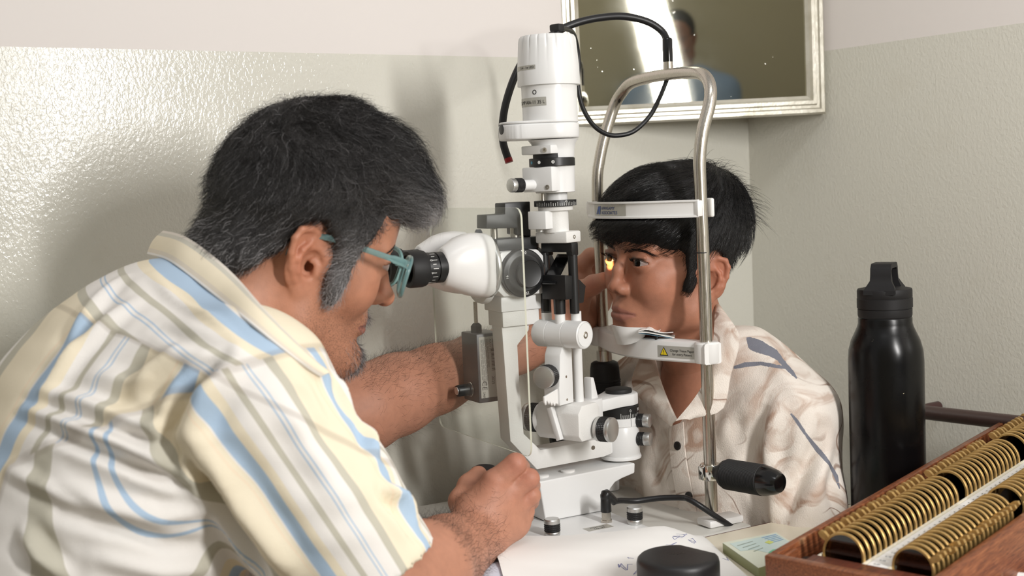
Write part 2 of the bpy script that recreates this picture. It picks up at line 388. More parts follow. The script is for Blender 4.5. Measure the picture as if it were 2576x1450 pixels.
# microscope head
c0, c1 = T(1249, 752, .03), T(1367, 622, .03); x0, x1 = c0.x, c1.x; z0, z1 = c0.z + .001, c1.z - .002; ch = .010
hd = MB().prism([(x0 + ch, z0), (x1 - .003, z0), (x1, z0 + .003), (x1, z1 - .008), (x1 - .008, z1), (x0 + ch, z1), (x0, z1 - ch), (x0, z0 + ch)], -.03, .03, .0022, 2).build('microscope_head', M_WHITE, lamp)
dc = T(1314, 687, .033); rr = .0288
dl = MB().lathe([(rr, -.006), (rr, .0035), (rr - .0012, .0045), (rr - .0035, .0046), (rr - .006, .0060), (rr - .0085, .0062), (rr - .012, .0054), (0.001, .0054)], dc, (0, -1, 0), 56).build('magnification_dial', M_BLACK, lamp)
_c = MB(); _c.lathe([(.0168, .0050), (.0168, .0088), (.0158, .0098), (.0145, .0094), (.0002, .0092)], dc + Vector((.0045, 0, -.001)), (0, -1, 0), 40)
_c.build('dial_grip', M_BLACK, dl)
mb = MB()
for s, ang in (('10', 88), ('16', 188), ('25', 276)):
    t = math.radians(ang); o = dc + Vector((math.cos(t) * .0225, -.0063, math.sin(t) * .0225)); up = Vector((math.cos(t), 0, math.sin(t))); text_into(mb, s, .0046, frame(o, (up.z, 0, -up.x), up), 'CENTER')
o = dc + Vector((-.001, -.0047, rr - .002)); mb._add([o + Vector((0, 0, -.0035)), o + Vector((-.0022, 0, .0008)), o + Vector((.0022, 0, .0008))], [(0, 1, 2)])
mb.build('dial_marks', M_INK_WHITE, dl)
MB().lathe([(.030, 0), (.030, .006), (.027, .010), (.0245, .016), (.0245, .020), (.022, .0215)], (x1 - .001, 0, (z0 + z1) / 2), (1, 0, 0), 40).build('objective', M_BLACK, lamp)
zc = (z0 + z1) / 2
MB().lathe([(.0285, .0), (.034, .002), (.0355, .006), (.0355, .010)], (x0 - .0105, 0, zc), (1, 0, 0), 48).build('tube_flange', M_WHITE, lamp)
# binocular: two prism housings with eyepieces
def housing(b, zt, name):
    st = [(-.0605, .0205, .0, 0), (-.0585, .0225, .0, 0), (-.050, .0265, .0005, .001), (-.040, .0315, .001, .003), (-.027, .0358, .000, .005), (-.014, .0378, -.001, .006), (-.004, .0375, -.002, .0055), (0.0, .0355, -.002, .005)]
    n = 36; vs = []; fs = []
    for i, (dx, r, dz, dy) in enumerate(st):
        sq = 2.0 + 1.0 * min(1, max(0, i - 1) / 4)
        for k in range(n):
            t = 2 * math.pi * k / n; c, s_ = math.cos(t), math.sin(t); e = 2 / sq
            y = math.copysign(abs(c) ** e, c) * r * .80; z = math.copysign(abs(s_) ** e, s_) * r
            vs.append(vec(x0 - .010 + dx * 1.0, b + y - math.copysign(dy, b), zt + z + dz))
    m = len(st)
    for i in range(m - 1):
        for k in range(n): fs.append((i * n + k, i * n + (k + 1) % n, (i + 1) * n + (k + 1) % n, (i + 1) * n + k))
    fs += [tuple(range(n)), tuple(range((m - 1) * n, m * n))]
    h = MB()._add(vs, fs).build('prism_housing', M_PLASTIC, lamp, sharp=60)
    MB().lathe([(.0362, 0), (.0368, .001), (.0368, .004), (.0362, .005)], vec(x0 - .0115, b * .75, zt - .004), (1, 0, 0), 48).build('clamp_ring', M_ALU, h)
    ex = x0 - .0705; tb = MB().lathe([(.0175, .003), (.0178, 0), (.0178, -.008), (.0165, -.0085), (.0165, -.010), (.0178, -.0105), (.0178, -.0215), (.016, -.022)], vec(ex, b, zt), (1, 0, 0), 40, True).build('eyepiece_tube', M_BLACK, h)
    MB().lathe([(.0188, -.0215), (.0202, -.0225), (.0212, -.026), (.0212, -.040), (.0204, -.0425), (.0165, -.0428), (.0150, -.040), (.0145, -.030), (.0001, -.0295)], vec(ex, b, zt), (1, 0, 0), 40, False).build('rubber_eyecup', M_BLACK_MATTE, h)
    mb = MB()
    for k in range(-8, 9):
        th = math.radians(-90 + k * 16 + 8) if b > 0 else math.radians(90 + k * 16); n_ = Vector((0, math.cos(th), math.sin(th))); n_ = Vector((0, -math.cos(math.radians(k * 16)), math.sin(math.radians(k * 16)))); t_ = Vector((1, 0, 0)).cross(n_)
        ln = .0062 if k % 2 == 0 else .004; o = vec(ex - .0205 + .0028, b, zt) + n_ * .01792
        mb._add([o + t_ * sx * .00035 + Vector((dx, 0, 0)) for dx in (0, ln) for sx in (-1, 1)], [(0, 1, 3, 2)])
        if k in (-4, -1, 2): text_into(mb, {-4: '8', -1: '4', 2: '0'}[k], .0048, frame(o + Vector((-.0028, 0, 0)) + n_ * .0001, t_ * -1, (1, 0, 0)), 'CENTER')
    mb.build('dioptre_scale', M_INK_WHITE, tb)
zb = T(1062, 676, .032).z
housing(.032, zb, 'near'); housing(-.032, zb + .001, 'far')
# clear breath shield
M_ACRYL = mat('clear_acrylic', (.96, .975, .96), .02, 0, .5, **{'Transmission Weight': 1.0, 'IOR': 1.0}); M_ACRYL.node_tree.nodes['Principled BSDF'].inputs['IOR'].default_value = 1.12
_n = N(M_ACRYL)
_tr = _n.n('ShaderNodeBsdfTransparent', {'Color': (.955, .965, .95, 1)}); _gl = _n.n('ShaderNodeBsdfGlossy', {'Roughness': .04}); _df = _n.n('ShaderNodeBsdfDiffuse', {'Color': (.85, .86, .83, 1)})
_ms = _n.n('ShaderNodeMixShader', {0: .055}); _n.t.links.new(_tr.outputs[0], _ms.inputs[1]); _n.t.links.new(_df.outputs[0], _ms.inputs[2])
_ms2 = _n.n('ShaderNodeMixShader', {0: .035}); _n.t.links.new(_ms.outputs[0], _ms2.inputs[1]); _n.t.links.new(_gl.outputs[0], _ms2.inputs[2])
_n.t.links.new(_ms2.outputs[0], _n.t.nodes['Material Output'].inputs['Surface'])
M_ACRYL_EDGE = mat('acrylic_edge', srgb(196, 196, 180), .25)
pts = []; b_, zt_, zb_ = .12, .4005, .1205
for cx, cz, a_ in ((b_ - .012, zt_ - .012, 0), (-b_ + .012, zt_ - .012, 90), (-b_ + .012, zb_ + .012, 180), (b_ - .012, zb_ + .012, 270)):
    for k in range(6): t = math.radians(a_ + k * 18); pts.append((-(cx + .012 * math.cos(t)), cz + .012 * math.sin(t)))
xs = -.1975
sh = MB(); n = len(pts)
sh._add([(x, y, z) for x in (xs, xs + .0022) for y, z in pts], [tuple(range(n)), tuple(range(n, 2 * n))]); so = sh.build('breath_shield', M_ACRYL, lamp, smooth=False)
MB()._add([(x, y, z) for x in (xs, xs + .0022) for y, z in pts], [(i, (i + 1) % n, n + (i + 1) % n, n + i) for i in range(n)]).build('shield_edge', M_ACRYL_EDGE, so, sharp=60)
# accessory post on top of the head
M_DARK = mat('dark_grey_anodised', srgb(40, 41, 42), .42)
q = T(1288, 603, 0); zq = z1 + .0002
MB().prism([(-.032, -.016), (.028, -.016), (.034, -.008), (.034, .008), (.028, .016), (-.032, .016)], zq, zq + .0125, .002, 2, 'z')
mb = MB(); mb.prism([(q.x - .030, -.017), (q.x + .026, -.017), (q.x + .032, -.009), (q.x + .032, .009), (q.x + .026, .017), (q.x - .030, .017)], zq, zq + .0145, .0018, 2, 'z'); pb = mb.build('accessory_base', M_DARK, lamp)
for dx in (-.024, .004, .012): MB().cyl((q.x + dx, 0, zq + .014), (q.x + dx, 0, zq + .030), .0042 if dx != .004 else .0055).build('post', M_STEEL, pb)
g = [T(x, y, .012) for x, y in ((1224, 576), (1224, 541), (1270, 538), (1270, 511), (1334, 507), (1336, 596), (1300, 590), (1300, 574))]
MB().prism([(p.x, p.z) for p in g], -.012, .014, .0012, 2).build('accessory_block', M_DARK, lamp)
# hanging control box behind the arm
bx = T(1198, 842, -.025); bb = T(1200, 1017, -.025)
cb = MB().box((bx.x, .025, bb.z), (bx.x + .034, .067, bx.z), .0015, 2).build('control_box', mat('grey_enamel', srgb(66, 66, 68), .4), lamp)
rx = T(1197, 800, -.045); MB().cyl((rx.x, .045, bx.z), (rx.x, .045, rx.z + .02), .0024).build('support_rod', M_STEEL, cb)
MB().lathe([(.0075, 0), (.0075, .008), (.004, .0115)], (rx.x, .045, bx.z), n=6).build('hex_nut', M_DARK, cb)
tk = T(1205, 610, -.045); MB().lathe([(.0055, -.002), (.0055, 0), (.0048, .013), (.003, .016)], (tk.x, .045, tk.z), n=10).build('top_knob', mat('grey_plastic_knob', srgb(120, 122, 128), .5), cb)
kz = T(1170, 982, -.045); kk = MB().lathe([(.0085, 0), (.0085, -.004), (.0075, -.005), (.0072, -.018), (.0066, -.0195)], (bx.x, .046, kz.z), (1, 0, 0), 22).build('dimmer_knob', M_BLACK, cb)
MB().lathe([(.0088, -.0015), (.0092, -.001), (.0092, -.0005), (.0088, .0)], (bx.x - .0005, .046, kz.z), (1, 0, 0), 26).build('chrome_ring', M_CHROME, kk)
MB().lathe([(.0052, -.0197), (.005, -.0204)], (bx.x, .046, kz.z), (1, 0, 0), 22).build('knob_cap', M_ALU, kk)
lz0, lz1 = bb.z + .006, bx.z - .004; lb = MB().box((bx.x + .003, .0246, lz0), (bx.x + .0315, .0249, lz1)).build('rating_label', M_LABEL, cb)
mb = MB(); ly = .02455; lx0 = bx.x + .0035
def vline(mb, x, z_a, z_b, w): mb._add([(x, ly, z_a), (x + w, ly, z_a), (x + w, ly, z_b), (x, ly, z_b)], [(0, 1, 2, 3)])
rj = random.Random(3); LH = lz1 - lz0
for k in range(9):   # columns of unreadably small print, running up the label
    z = lz1 - .003
    x = lx0 + .0016 + k * .0013
    while z > lz0 + LH * (.30 if k < 7 else .5):
        L = rj.uniform(.004, .012); vline(mb, x, max(z - L, lz0 + .002), z, .00038); z -= L + .0012
for k in range(16):
    z = lz0 + LH * .44 + k * .0017; w = rj.choice((.0004, .0007, .001)); mb._add([(lx0 + .0155, ly, z), (lx0 + .0215, ly, z), (lx0 + .0215, ly, z + w), (lx0 + .0155, ly, z + w)], [(0, 1, 2, 3)])
up = Vector((1, 0, 0))
for s, x, z, sz in (('CE', lx0 + .0015, lz0 + .021, .0095), ('2460', lx0 + .0022, lz0 + .0075, .0042), ('2025', lx0 + .0150, lz0 + .026, .0052), ('Slit Lamp', lx0 + .0170, lz1 - .003, .0034), ('AIA-11 3S L', lx0 + .0135, lz1 - .003, .0036), ('IP 20', lx0 + .0225, lz0 + .012, .0036), ('SN 1030-050', lx0 + .024, lz1 - .004, .0030), ('LED 3.4V - 1W', lx0 + .0205, lz1 - .004, .0030)):
    text_into(mb, s, sz, frame(Vector((x, ly - .00005, z)), (0, 0, -1), up))
mb.build('label_print', M_INK, lb)

# ---------------------------------------------------------------- illumination tower (swung on the pivot)
XT = -.119
lamp2 = lamp
def I(): return MB(R22)
def lt(prof, x=XT, y=0.0, n=40): return I().lathe(prof, (x, y, 0), (0, 0, 1), n)
# swinging arm over the pivot
p = [T2(x, y, .012) for x, y in ((1478, 1012), (1478, 1062))]
I().prism([(-.062, -.012), (-.02, -.0165), (.0, -.0235), (.012, -.0215), (.0225, -.010), (.0225, .010), (.012, .0215), (.0, .0235), (-.02, .0165), (-.062, .012)], .1408, .1560, .002, 2, 'z').build('swing_arm', M_WHITE, lamp)
I().lathe([(.0165, .1552), (.0172, .158), (.0165, .161), (.014, .1618)], (0, 0, 0), n=36).build('pivot_cap', M_BLACK_MATTE, lamp)
I().prism([(-.066, .135), (-.035, .141), (-.030, .153), (-.052, .158), (-.060, .185), (-.066, .185)], -.006, .006, .0015, 2).build('gusset', M_WHITE, lamp)
# tilt block with slit knobs at both ends
zt = H(1064, 1420); xt = XT + .014
tb = [(-.022, -.013), (-.016, -.020), (.012, -.020), (.020, -.012), (.022, .016), (.016, .0235), (-.014, .0235), (-.022, .014)]
I().prism([(xt + a, zt + h) for a, h in tb], -.030, .036, .002, 2).build('tilt_block', M_WHITE_TEX, lamp)
I().box((xt + .018, -.014, zt - .004), (-.054, .014, zt + .0215), .002).build('arm_bracket', M_WHITE, lamp)
kc = Vector((xt + .014, -.030, zt - .009)); q = R22 @ kc; kd = (R22 @ Vector((.12, -1, 0))).normalized()
kn = MB().lathe([(.0125, 0), (.0150, .002), (.0150, .006)], q, kd, 40).build('slit_width_knob', M_ALU, lamp)
MB().knurl(q + kd * .0055, q + kd * .0165, .0146, 44, .0008, 5).build('knurled_grip', M_BLACK, kn, smooth=False)
MB().cyl(q + kd * .016, q + kd * .0225, .0150, bev=.0018, n=44).build('metal_cap', M_ALU, kn)
q = R22 @ Vector((xt - .006, .036, zt + .002)); kd2 = (R22 @ Vector((-.15, 1, 0))).normalized()
kn = MB().lathe([(.0175, 0), (.0178, .005), (.0165, .006)], q, kd2, 40).build('slit_rotation_knob', M_WHITE, lamp)
MB().knurl(q + kd2 * .0055, q + kd2 * .0175, .0172, 44, .0008, 5).build('knurled_grip', M_BLACK, kn, smooth=False)
MB().cyl(q + kd2 * .017, q + kd2 * .024, .0172, bev=.002, n=44).build('metal_cap', M_ALU, kn)
lv = I(); lv.box((-.0035, -.0022, -.026), (.0035, .0022, .004), .0008); 
for v_ in lv.v: pass
lvp = T2(1404, 1046, 0)
lever = MB(R22 @ Matrix.Translation((xt - .0265, .002, zt + .002)) @ Matrix.Rotation(math.radians(-18), 4, 'X')); lever.box((-.0035, -.0035, -.021), (.0035, .0035, .020), .001).build('tilt_lever', M_WHITE, lamp)
# slit arm, scale wedge and rod
za, zb2 = H(1018, 1405), H(866, 1405)
I().prism([(XT - .016, za), (XT + .012, za), (XT + .012, zb2), (XT - .006, zb2), (XT - .012, zb2 - .012), (XT - .016, zb2 - .05)], -.0095, .0145, .002, 2).build('slit_arm', M_WHITE, lamp)
for py in (945, 1003):
    q = R22 @ Vector((XT - .002, -.0096, H(py, 1416))); MB().lathe([(.0016, -.0006), (.0016, .0003)], q, R22 @ Vector((0, -1, 0)), 10).build('screw', M_STEEL, lamp)
I().cyl((XT + .024, -.008, H(1036, 1451)), (XT + .024, -.008, H(862, 1451)), .0058).build('guide_rod', M_WHITE, lamp)
z = H(1004, 1375); wd = [(-.0, .005), (.026, .0105), (.026, -.0085), (.021, -.006), (.020, -.010), (.0155, -.0045), (.0145, -.0085), (.010, -.0025), (.009, -.006), (.0045, 0), (.003, -.006), (0, -.002)]
I().prism([(XT - .0165 - .026 + a, z + h) for a, h in wd], -.0075, -.0045, .0006, 1).build('scale_wedge', M_PLASTIC, lamp)
q = R22 @ Vector((XT - .015, .004, H(946, 1385))); kd = (R22 @ Vector((-1, -.25, 0))).normalized()
kn = MB().lathe([(.0115, 0), (.0115, .004), (.0105, .0045)], q, kd, 36).build('slit_height_knob', M_BLACK, lamp)
MB().knurl(q + kd * .004, q + kd * .0165, .0132, 42, .0008, 5).build('knurled_grip', M_BLACK, kn, smooth=False)
MB().cyl(q + kd * .016, q + kd * .0225, .0134, bev=.002, n=40).build('metal_cap', M_ALU, kn)
# horizontal barrel
zc2 = H(838, 1420)
br = I().lathe([(.010, -.034), (.0145, -.033), (.0165, -.030), (.0165, -.0125), (.0160, -.0122), (.0160, -.0118), (.0165, -.0115), (.0165, .0115), (.0160, .0118), (.0160, .0122), (.0165, .0125), (.0165, .036), (.0152, .0372), (.0150, .0362), (.0142, .0362), (.014, .0374), (.001, .0376)], (XT + .002, 0, zc2), (0, -1, 0), 44).build('barrel', M_WHITE, lamp)
q = R22 @ Vector((XT + .002, -.0376, zc2)); MB().lathe([(.0042, -.001), (.0042, .0004), (.0036, .0008), (.0022, .0008), (.002, -.0004), (.0002, -.0004)], q, R22 @ Vector((0, -1, 0)), 20).build('hex_screw', M_STEEL, br)
zp = H(787, 1415)
for x, y in ((XT + .004, .021), (XT - .002, -.004), (XT + .010, -.019)): I().cyl((x, y, zc2 + .010), (x, y, zp + .002), .0062).build('post', M_WHITE, lamp)
# black mirror carrier
ztop = H(613, 1405)
fr = I(); fr.box((XT + .001, -.024, H(640, 1430)), (XT + .013, -.0145, ztop), .001); fr.cyl((XT + .007, -.0195, zp), (XT + .007, -.0195, H(638, 1430)), .0058); fr.build('mirror_post', M_BLACK, lamp)
fr = I(); fr.box((XT + .001, .0135, H(640, 1430)), (XT + .013, .023, ztop), .001); fr.cyl((XT + .004, .021, zp), (XT + .004, .021, H(640, 1375)), .0062); fr.build('mirror_post', M_BLACK, lamp)
I().box((XT + .0005, -.0235, H(634, 1405)), (XT + .0135, .0225, ztop + .001), .001).build('top_bridge', M_BLACK, lamp)
I().cyl((XT - .002, -.004, zp), (XT - .002, -.004, H(745, 1410)), .0072).build('mirror_stem', M_BLACK, lamp)
I().prism([(XT - .012, H(752, 1400)), (XT + .016, H(752, 1400)), (XT + .016, H(735, 1400)), (XT + .004, H(694, 1400)), (XT - .012, H(690, 1400))], -.0215, .014, .0012, 2).build('mirror_block', M_BLACK, lamp)
I().prism([(XT + .010, H(758, 1450)), (XT + .024, H(758, 1450)), (XT + .030, H(716, 1450)), (XT + .017, H(698, 1450)), (XT + .010, H(702, 1450))], -.021, -.009, .001, 1).build('mirror_wing', M_BLACK, lamp)
mrr = MB(R22 @ Matrix.Translation((XT + .004, .001, H(672, 1408))) @ Matrix.Rotation(math.radians(45), 4, 'Y')); mrr.box((-.0008, -.010, -.026), (.0008, .010, .020)).build('slit_mirror', M_BLACK_GLOSS, lamp)
# collar box, neck, angle disc
z0_, z1_ = H(611, 1400), H(582, 1400)
bxo = I().box((XT - .010, -.0245, z0_), (XT + .019, .0225, z1_), .0022).build('collar_box', M_WHITE_TEX, lamp)
q = R22 @ Vector((XT + .005, -.0246, (z0_ + z1_) / 2)); MB().lathe([(.0024, -.001), (.0024, .0003), (.0012, .0003), (.001, -.0008), (.0002, -.0008)], q, R22 @ Vector((0, -1, 0)), 14).build('screw', M_STEEL, bxo)
zz = lambda py: H(py, 1390)
lt([(.0150, z1_ - .001), (.0150, zz(531)), (.0205, zz(530)), (.0208, zz(521)), (.0200, zz(519.5))], XT + .003).build('neck', M_WHITE_TEX, lamp)
I().box((XT - .024, -.0055, zz(575)), (XT - .006, .021, zz(530)), .001).build('neck_block', M_WHITE, lamp)
I().cyl((XT - .016, .010, zz(582)), (XT - .016, .010, zz(574)), .0045).build('post', M_ALU, lamp)
ds = lt([(.0246, zz(519)), (.0252, zz(518.5)), (.0252, zz(504.5)), (.0245, zz(504))], XT + .003, n=64).build('slit_angle_disc', M_BLACK, lamp)
mb = I()
for k in range(-14, 15):
    on_drum(mb, (XT + .003, 0, 0), .0252, math.radians(-118 + k * 6), zz(518), .0035 if k % 3 else .0045, .00045)
for k, s in ((1, '45'), (11, '0')):
    th = math.radians(-118 + k * 6); n_ = Vector((math.cos(th), math.sin(th), 0)); text_into(mb, s, .0034, frame(Vector((XT + .003, 0, zz(510.0))) + n_ * .0254, (-n_.y, n_.x, 0), (0, 0, 1)), 'CENTER')
mb.build('disc_scale', M_INK_WHITE, ds)
lt([(.0135, zz(505)), (.0135, zz(484))], XT + .005).build('neck', M_WHITE, lamp)
I().cyl((XT - .013, .006, zz(506)), (XT - .013, .006, zz(484)), .0022).build('post', M_STEEL, lamp)
# filter drum and lamp body
by = lambda py: H(py, 1375)
lt([(.0225, by(486)), (.0235, by(485)), (.0245, by(380)), (.0262, by(362)), (.030, by(352))], XT + .004).build('lamp_body', M_WHITE, lamp)
fp = I().box((XT - .026, -.0185, by(482)), (XT - .004, .0255, by(420)), .0015).build('filter_housing', M_WHITE, lamp)
I().box((XT - .0255, -.0185, by(388)), (XT - .004, .0255, by(366)), .0012).build('filter_housing', M_WHITE, lamp)
fd = lt([(.0268, by(419)), (.0272, by(418)), (.0272, by(399)), (.0265, by(398))], XT + .0, n=44).build('filter_dial', M_BLACK, lamp)
lt([(.0205, by(399)), (.0205, by(387))], XT - .003, n=30).build('filter_ring', M_BLACK_MATTE, lamp)
_a0 = math.atan2(-.35, -1.0)
for k, (m_, rin) in enumerate(((mat('blue_dot', srgb(60, 140, 165), .5), 0), (M_INK_WHITE, 0), (M_INK_WHITE, .0013))):
    th = math.radians(180 + (-24, 4, 40)[k]); n_ = R22 @ Vector((math.cos(th), math.sin(th), 0)); o = R22 @ Vector((XT, 0, by(408.5))); 
    MB().lathe([(.0019, .0272), (.0019, .0274), (rin + .0001, .02741), (rin + .0001, .0272)], o, n_, 14).build('dial_dot', m_, fd)
for py, y_ in ((378, -.010), (471, -.012)):
    q = R22 @ Vector((XT - .0262, y_ , by(py))); MB().lathe([(.0028, -.001), (.0028, .0006), (.0012, .0006), (.001, -.0004), (.0002, -.0004)], q, R22 @ Vector((-1, 0, 0)), 14).build('screw', M_STEEL, lamp)
q = R22 @ Vector((XT - .024, .010, by(464))); kd = (R22 @ Vector((-1, .28, .02))).normalized()
kn = MB().cyl(q, q + kd * .017, .0062).build('filter_knob', M_WHITE, lamp)
MB().knurl(q + kd * .017, q + kd * .027, .0080, 32, .0006, 5).build('knurled_grip', M_BLACK, kn, smooth=False)
MB().cyl(q + kd * .0268, q + kd * .034, .0082, bev=.0014).build('metal_cap', M_ALU, kn)
# flange, drum and fluted cap
fl = R22.inverted() @ Vector((-math.cos(-ANG), -math.sin(-ANG), 0)); out = []; L_ = .0285
ax = math.atan2(fl.y, fl.x)
for k in range(25): t = ax - math.pi / 2 + math.pi * k / 24; out.append((L_ * fl.x + .033 * math.cos(t), L_ * fl.y + .033 * math.sin(t)))
for k in range(25): t = ax + math.pi / 2 + math.pi * k / 24; out.append((.0335 * math.cos(t), .0335 * math.sin(t)))
I().prism([(XT + x, y) for x, y in out], by(350), by(311), .0022, 2, 'z').build('flange', M_WHITE, lamp, sharp=50)
I().prism([(XT + x * .985, y * .985) for x, y in out], by(310.6), by(304), .0012, 2, 'z').build('flange_lid', M_WHITE, lamp, sharp=50)
q = R22 @ Vector((XT + (L_ + .0215) * fl.x, (L_ + .0215) * fl.y, by(323)))
_fa = R22 @ Vector((math.cos(ax + .45), math.sin(ax + .45), 0)); q = R22 @ Vector((XT + L_ * fl.x, L_ * fl.y, by(322))) + _fa * .0325
MB().lathe([(.0058, 0), (.0060, .0006), (.0050, .0009), (.0002, .0009)], q, _fa, 20).build('light_port', M_DARK, lamp)
lt([(.0325, by(304.5)), (.0325, by(272)), (.0329, by(215))]).build('lamp_drum', M_WHITE, lamp)
nf = 160; prof = [(.0368, by(216)), (.0370, by(214)), (.0362, by(165)), (.0350, by(130)), (.0342, by(105)), (.0335, by(97)), (.0315, by(91)), (.001, by(89))]; vs = []; fs = []
for i, (r, h) in enumerate(prof):
    g_ = [0, 0, 0, .35, 1, 1, .6, 0][i]
    for k in range(nf):
        t = 2 * math.pi * k / nf; w_ = max(0, math.cos(t * 20)) ** 6 * g_; rr_ = r - .0013 * w_; vs.append((XT + rr_ * math.cos(t), rr_ * math.sin(t), h))
for i in range(len(prof) - 1):
    for k in range(nf): fs.append((i * nf + k, i * nf + (k + 1) % nf, (i + 1) * nf + (k + 1) % nf, (i + 1) * nf + k))
fs.append(tuple(range(nf)))
cap = I()._add(vs, fs).build('lamp_cap', M_WHITE, lamp, sharp=50)
# silver rating labels wrapped on drum and cap
def wrap_label(parent, r, th0, th1, h0, h1, txt, size, name, sx=1.0):
    mb = I(); n = 12
    mb._add([(XT + (r + .0002) * math.cos(th0 + (th1 - th0) * k / n), (r + .0002) * math.sin(th0 + (th1 - th0) * k / n), h) for h in (h0, h1) for k in range(n + 1)], [(k, k + 1, n + 2 + k, n + 1 + k) for k in range(n)])
    lb = mb.build(name, M_LABEL, parent, sharp=80)
    me = text_mesh(txt, size, align='RIGHT'); mb = I(); vs = []
    for v_ in me.vertices:
        t = th1 - .05 + v_.co.x * sx / r; vs.append((XT + (r + .0004) * math.cos(t), (r + .0004) * math.sin(t), h0 + (h1 - h0) * .25 + v_.co.y))
    mb._add(vs, [list(p_.vertices) for p_ in me.polygons]); mb.build('label_lettering', M_INK, lb); bpy.data.meshes.remove(me)
tc = math.atan2(-math.cos(A2), -math.sin(A2)) 
tc = math.atan2(*(R22.inverted() @ Matrix.Rotation(-ANG, 4, 'Z') @ Vector((-.03, -1, 0))).yx)   # direction to the viewer side
wrap_label(lamp, .0327, tc - 1.55, tc - .12, by(268), by(247), 'SLIT LAMP AIA-11 3S L', .0058, 'model_label', .92)
wrap_label(cap, .0365, tc - 1.6, tc - .42, by(178), by(167), '3.4v - 1w LED', .0038, 'bulb_label')
t_ = tc - .55; o = R22 @ Vector((XT + .0327 * math.cos(t_), .0327 * math.sin(t_), by(234))); n_ = R22 @ Vector((math.cos(t_), math.sin(t_), 0))
MB().lathe([(.0027, 0), (.0027, .0003), (.0019, .0003), (.0019, 0)], o, n_, 16, False).build('lock_symbol', M_INK, lamp)
# plug on top
pz = by(90); pl = I(); pl.cyl((XT + .012, -.006, pz - .003), (XT + .012, -.006, pz + .009), .0036); pl.box((XT + .006, -.0135, pz + .005), (XT + .018, .001, pz + .0135), .002); pl.build('plug', M_BLACK_MATTE, lamp)

# ---------------------------------------------------------------- head rest bolted to the table
rest = empty('head_rest', tuple(ORG), ANG, label='steel tube head rest with white forehead band and chin bar around the boy', cat='head rest')
path = [(.0535, .116, .0175), (.0532, .116, .15), (.0530, .116, .30), (.0515, .116, .405), (.0518, .116, .4466), (.0577, .116, .4795), (.0678, .1158, .5076), (.0734, .113, .5262), (.0770, .103, .5415), (.0790, .085, .5506), (.083, .05, .5546), (.0865, .0, .5566), (.0885, -.045, .5562), (.0890, -.080, .5525), (.0880, -.101, .5415), (.0835, -.112, .5262), (.0709, -.1158, .4918), (.0590, -.116, .4546), (.0532, -.116, .415), (.0535, -.116, .30), (.0540, -.116, .128), (.0540, -.116, .0)]
MB().tube([vec(*p_) for p_ in path], .0077, 22, 8).build('steel_frame', M_STEEL, rest, sharp=80)
q = T(1765, 637, .116); MB().lathe([(.00785, 0), (.00785, .0012)], (q.x, q.y, q.z), n=26).build('canthus_mark', M_INK, rest)
# forehead band
def sweep_bar(pl, h0, h1, th, name, m, parent, lip=0.0, bev=.001):
    """a bar following a plan curve (a, b): wall of thickness th between heights h0 and h1, with lips top and bottom"""
    P2 = [Vector(p_) for p_ in pl]; vs = []; fs = []
    prof = [(0, h0), (0, h1)]
    prof = [(-lip, h0), (-lip, h0 + .0022), (0, h0 + .0032), (0, h1 - .0032), (-lip, h1 - .0022), (-lip, h1), (th, h1), (th, h0)] if lip else [(0, h0 + bev), (0, h1 - bev), (bev, h1), (th - bev, h1), (th, h1 - bev), (th, h0 + bev), (th - bev, h0), (bev, h0)]
    for i, p_ in enumerate(P2):
        t = (P2[min(i + 1, len(P2) - 1)] - P2[max(i - 1, 0)]).normalized(); nn = Vector((t.y, -t.x))
        if nn.x < 0: nn = -nn
        for o_, h in prof:
            w = p_ + nn * o_; vs.append(vec(w.x, w.y, h))
    n = len(prof)
    for i in range(len(P2) - 1):
        for k in range(n): fs.append((i * n + k, i * n + (k + 1) % n, (i + 1) * n + (k + 1) % n, (i + 1) * n + k))
    fs += [tuple(range(n)), tuple(range((len(P2) - 1) * n, len(P2) * n))]
    return MB()._add(vs, fs).build(name, m, parent, sharp=30)
hb0, hb1 = .3775, .3985
band = sweep_bar([(.045 - .050 * math.cos(math.pi * t / 2 * .98), .122 * t) for t in [x / 18 for x in range(-18, 19)]], hb0, hb1, .0025, 'forehead_band', M_PLASTIC, rest, .003)
for s_ in (-1, 1):
    MB().box(vec(.040, s_ * .116 - .009, hb0 + .001), vec(.0475, s_ * .116 + .009, hb1 - .001), .0012).build('band_bracket', M_PLASTIC, band)
    MB().box(vec(.061, s_ * .116 - .008, hb0 - .001), vec(.0665, s_ * .116 + .008, hb1 + .001), .0025, 3).build('band_clip', M_PLASTIC, band)
def band_pt(t, h, off=.0):   # t: -1..1 along the band
    a = .045 - .050 * math.cos(math.pi * t / 2 * .98); return vec(a - off, .122 * t, h)
mb = MB(); n = 14; T0, T1 = -.36, .27
mb._add([band_pt(T0 + (T1 - T0) * k / n, h, .0004) for h in (hb0 + .0036, hb1 - .0036) for k in range(n + 1)], [(k, k + 1, n + 2 + k, n + 1 + k) for k in range(n)])
lb = mb.build('maker_label', M_LABEL, band, sharp=80)
M_BLUE = mat('blue_ink', srgb(52, 92, 168), .5)
mb = MB()
def band_text(txt, t0, h, size, sx):
    me = text_mesh(txt, size); mb._add([band_pt(t0 + v_.co.x * sx / .122, h + v_.co.y, .0007) for v_ in me.vertices], [list(p_.vertices) for p_ in me.polygons]); bpy.data.meshes.remove(me)
band_text('APPASAMY', -.145, hb0 + .0112, .0056, 1.16); band_text('ASSOCIATES', -.145, hb0 + .0056, .0056, 1.16)
def bar4(p0, p1, w):
    (t0, h0), (t1, h1) = p0, p1; mb._add([band_pt(t0, h0, .0007), band_pt(t0 + w, h0, .0007), band_pt(t1 + w, h1, .0007), band_pt(t1, h1, .0007)], [(0, 1, 2, 3)])
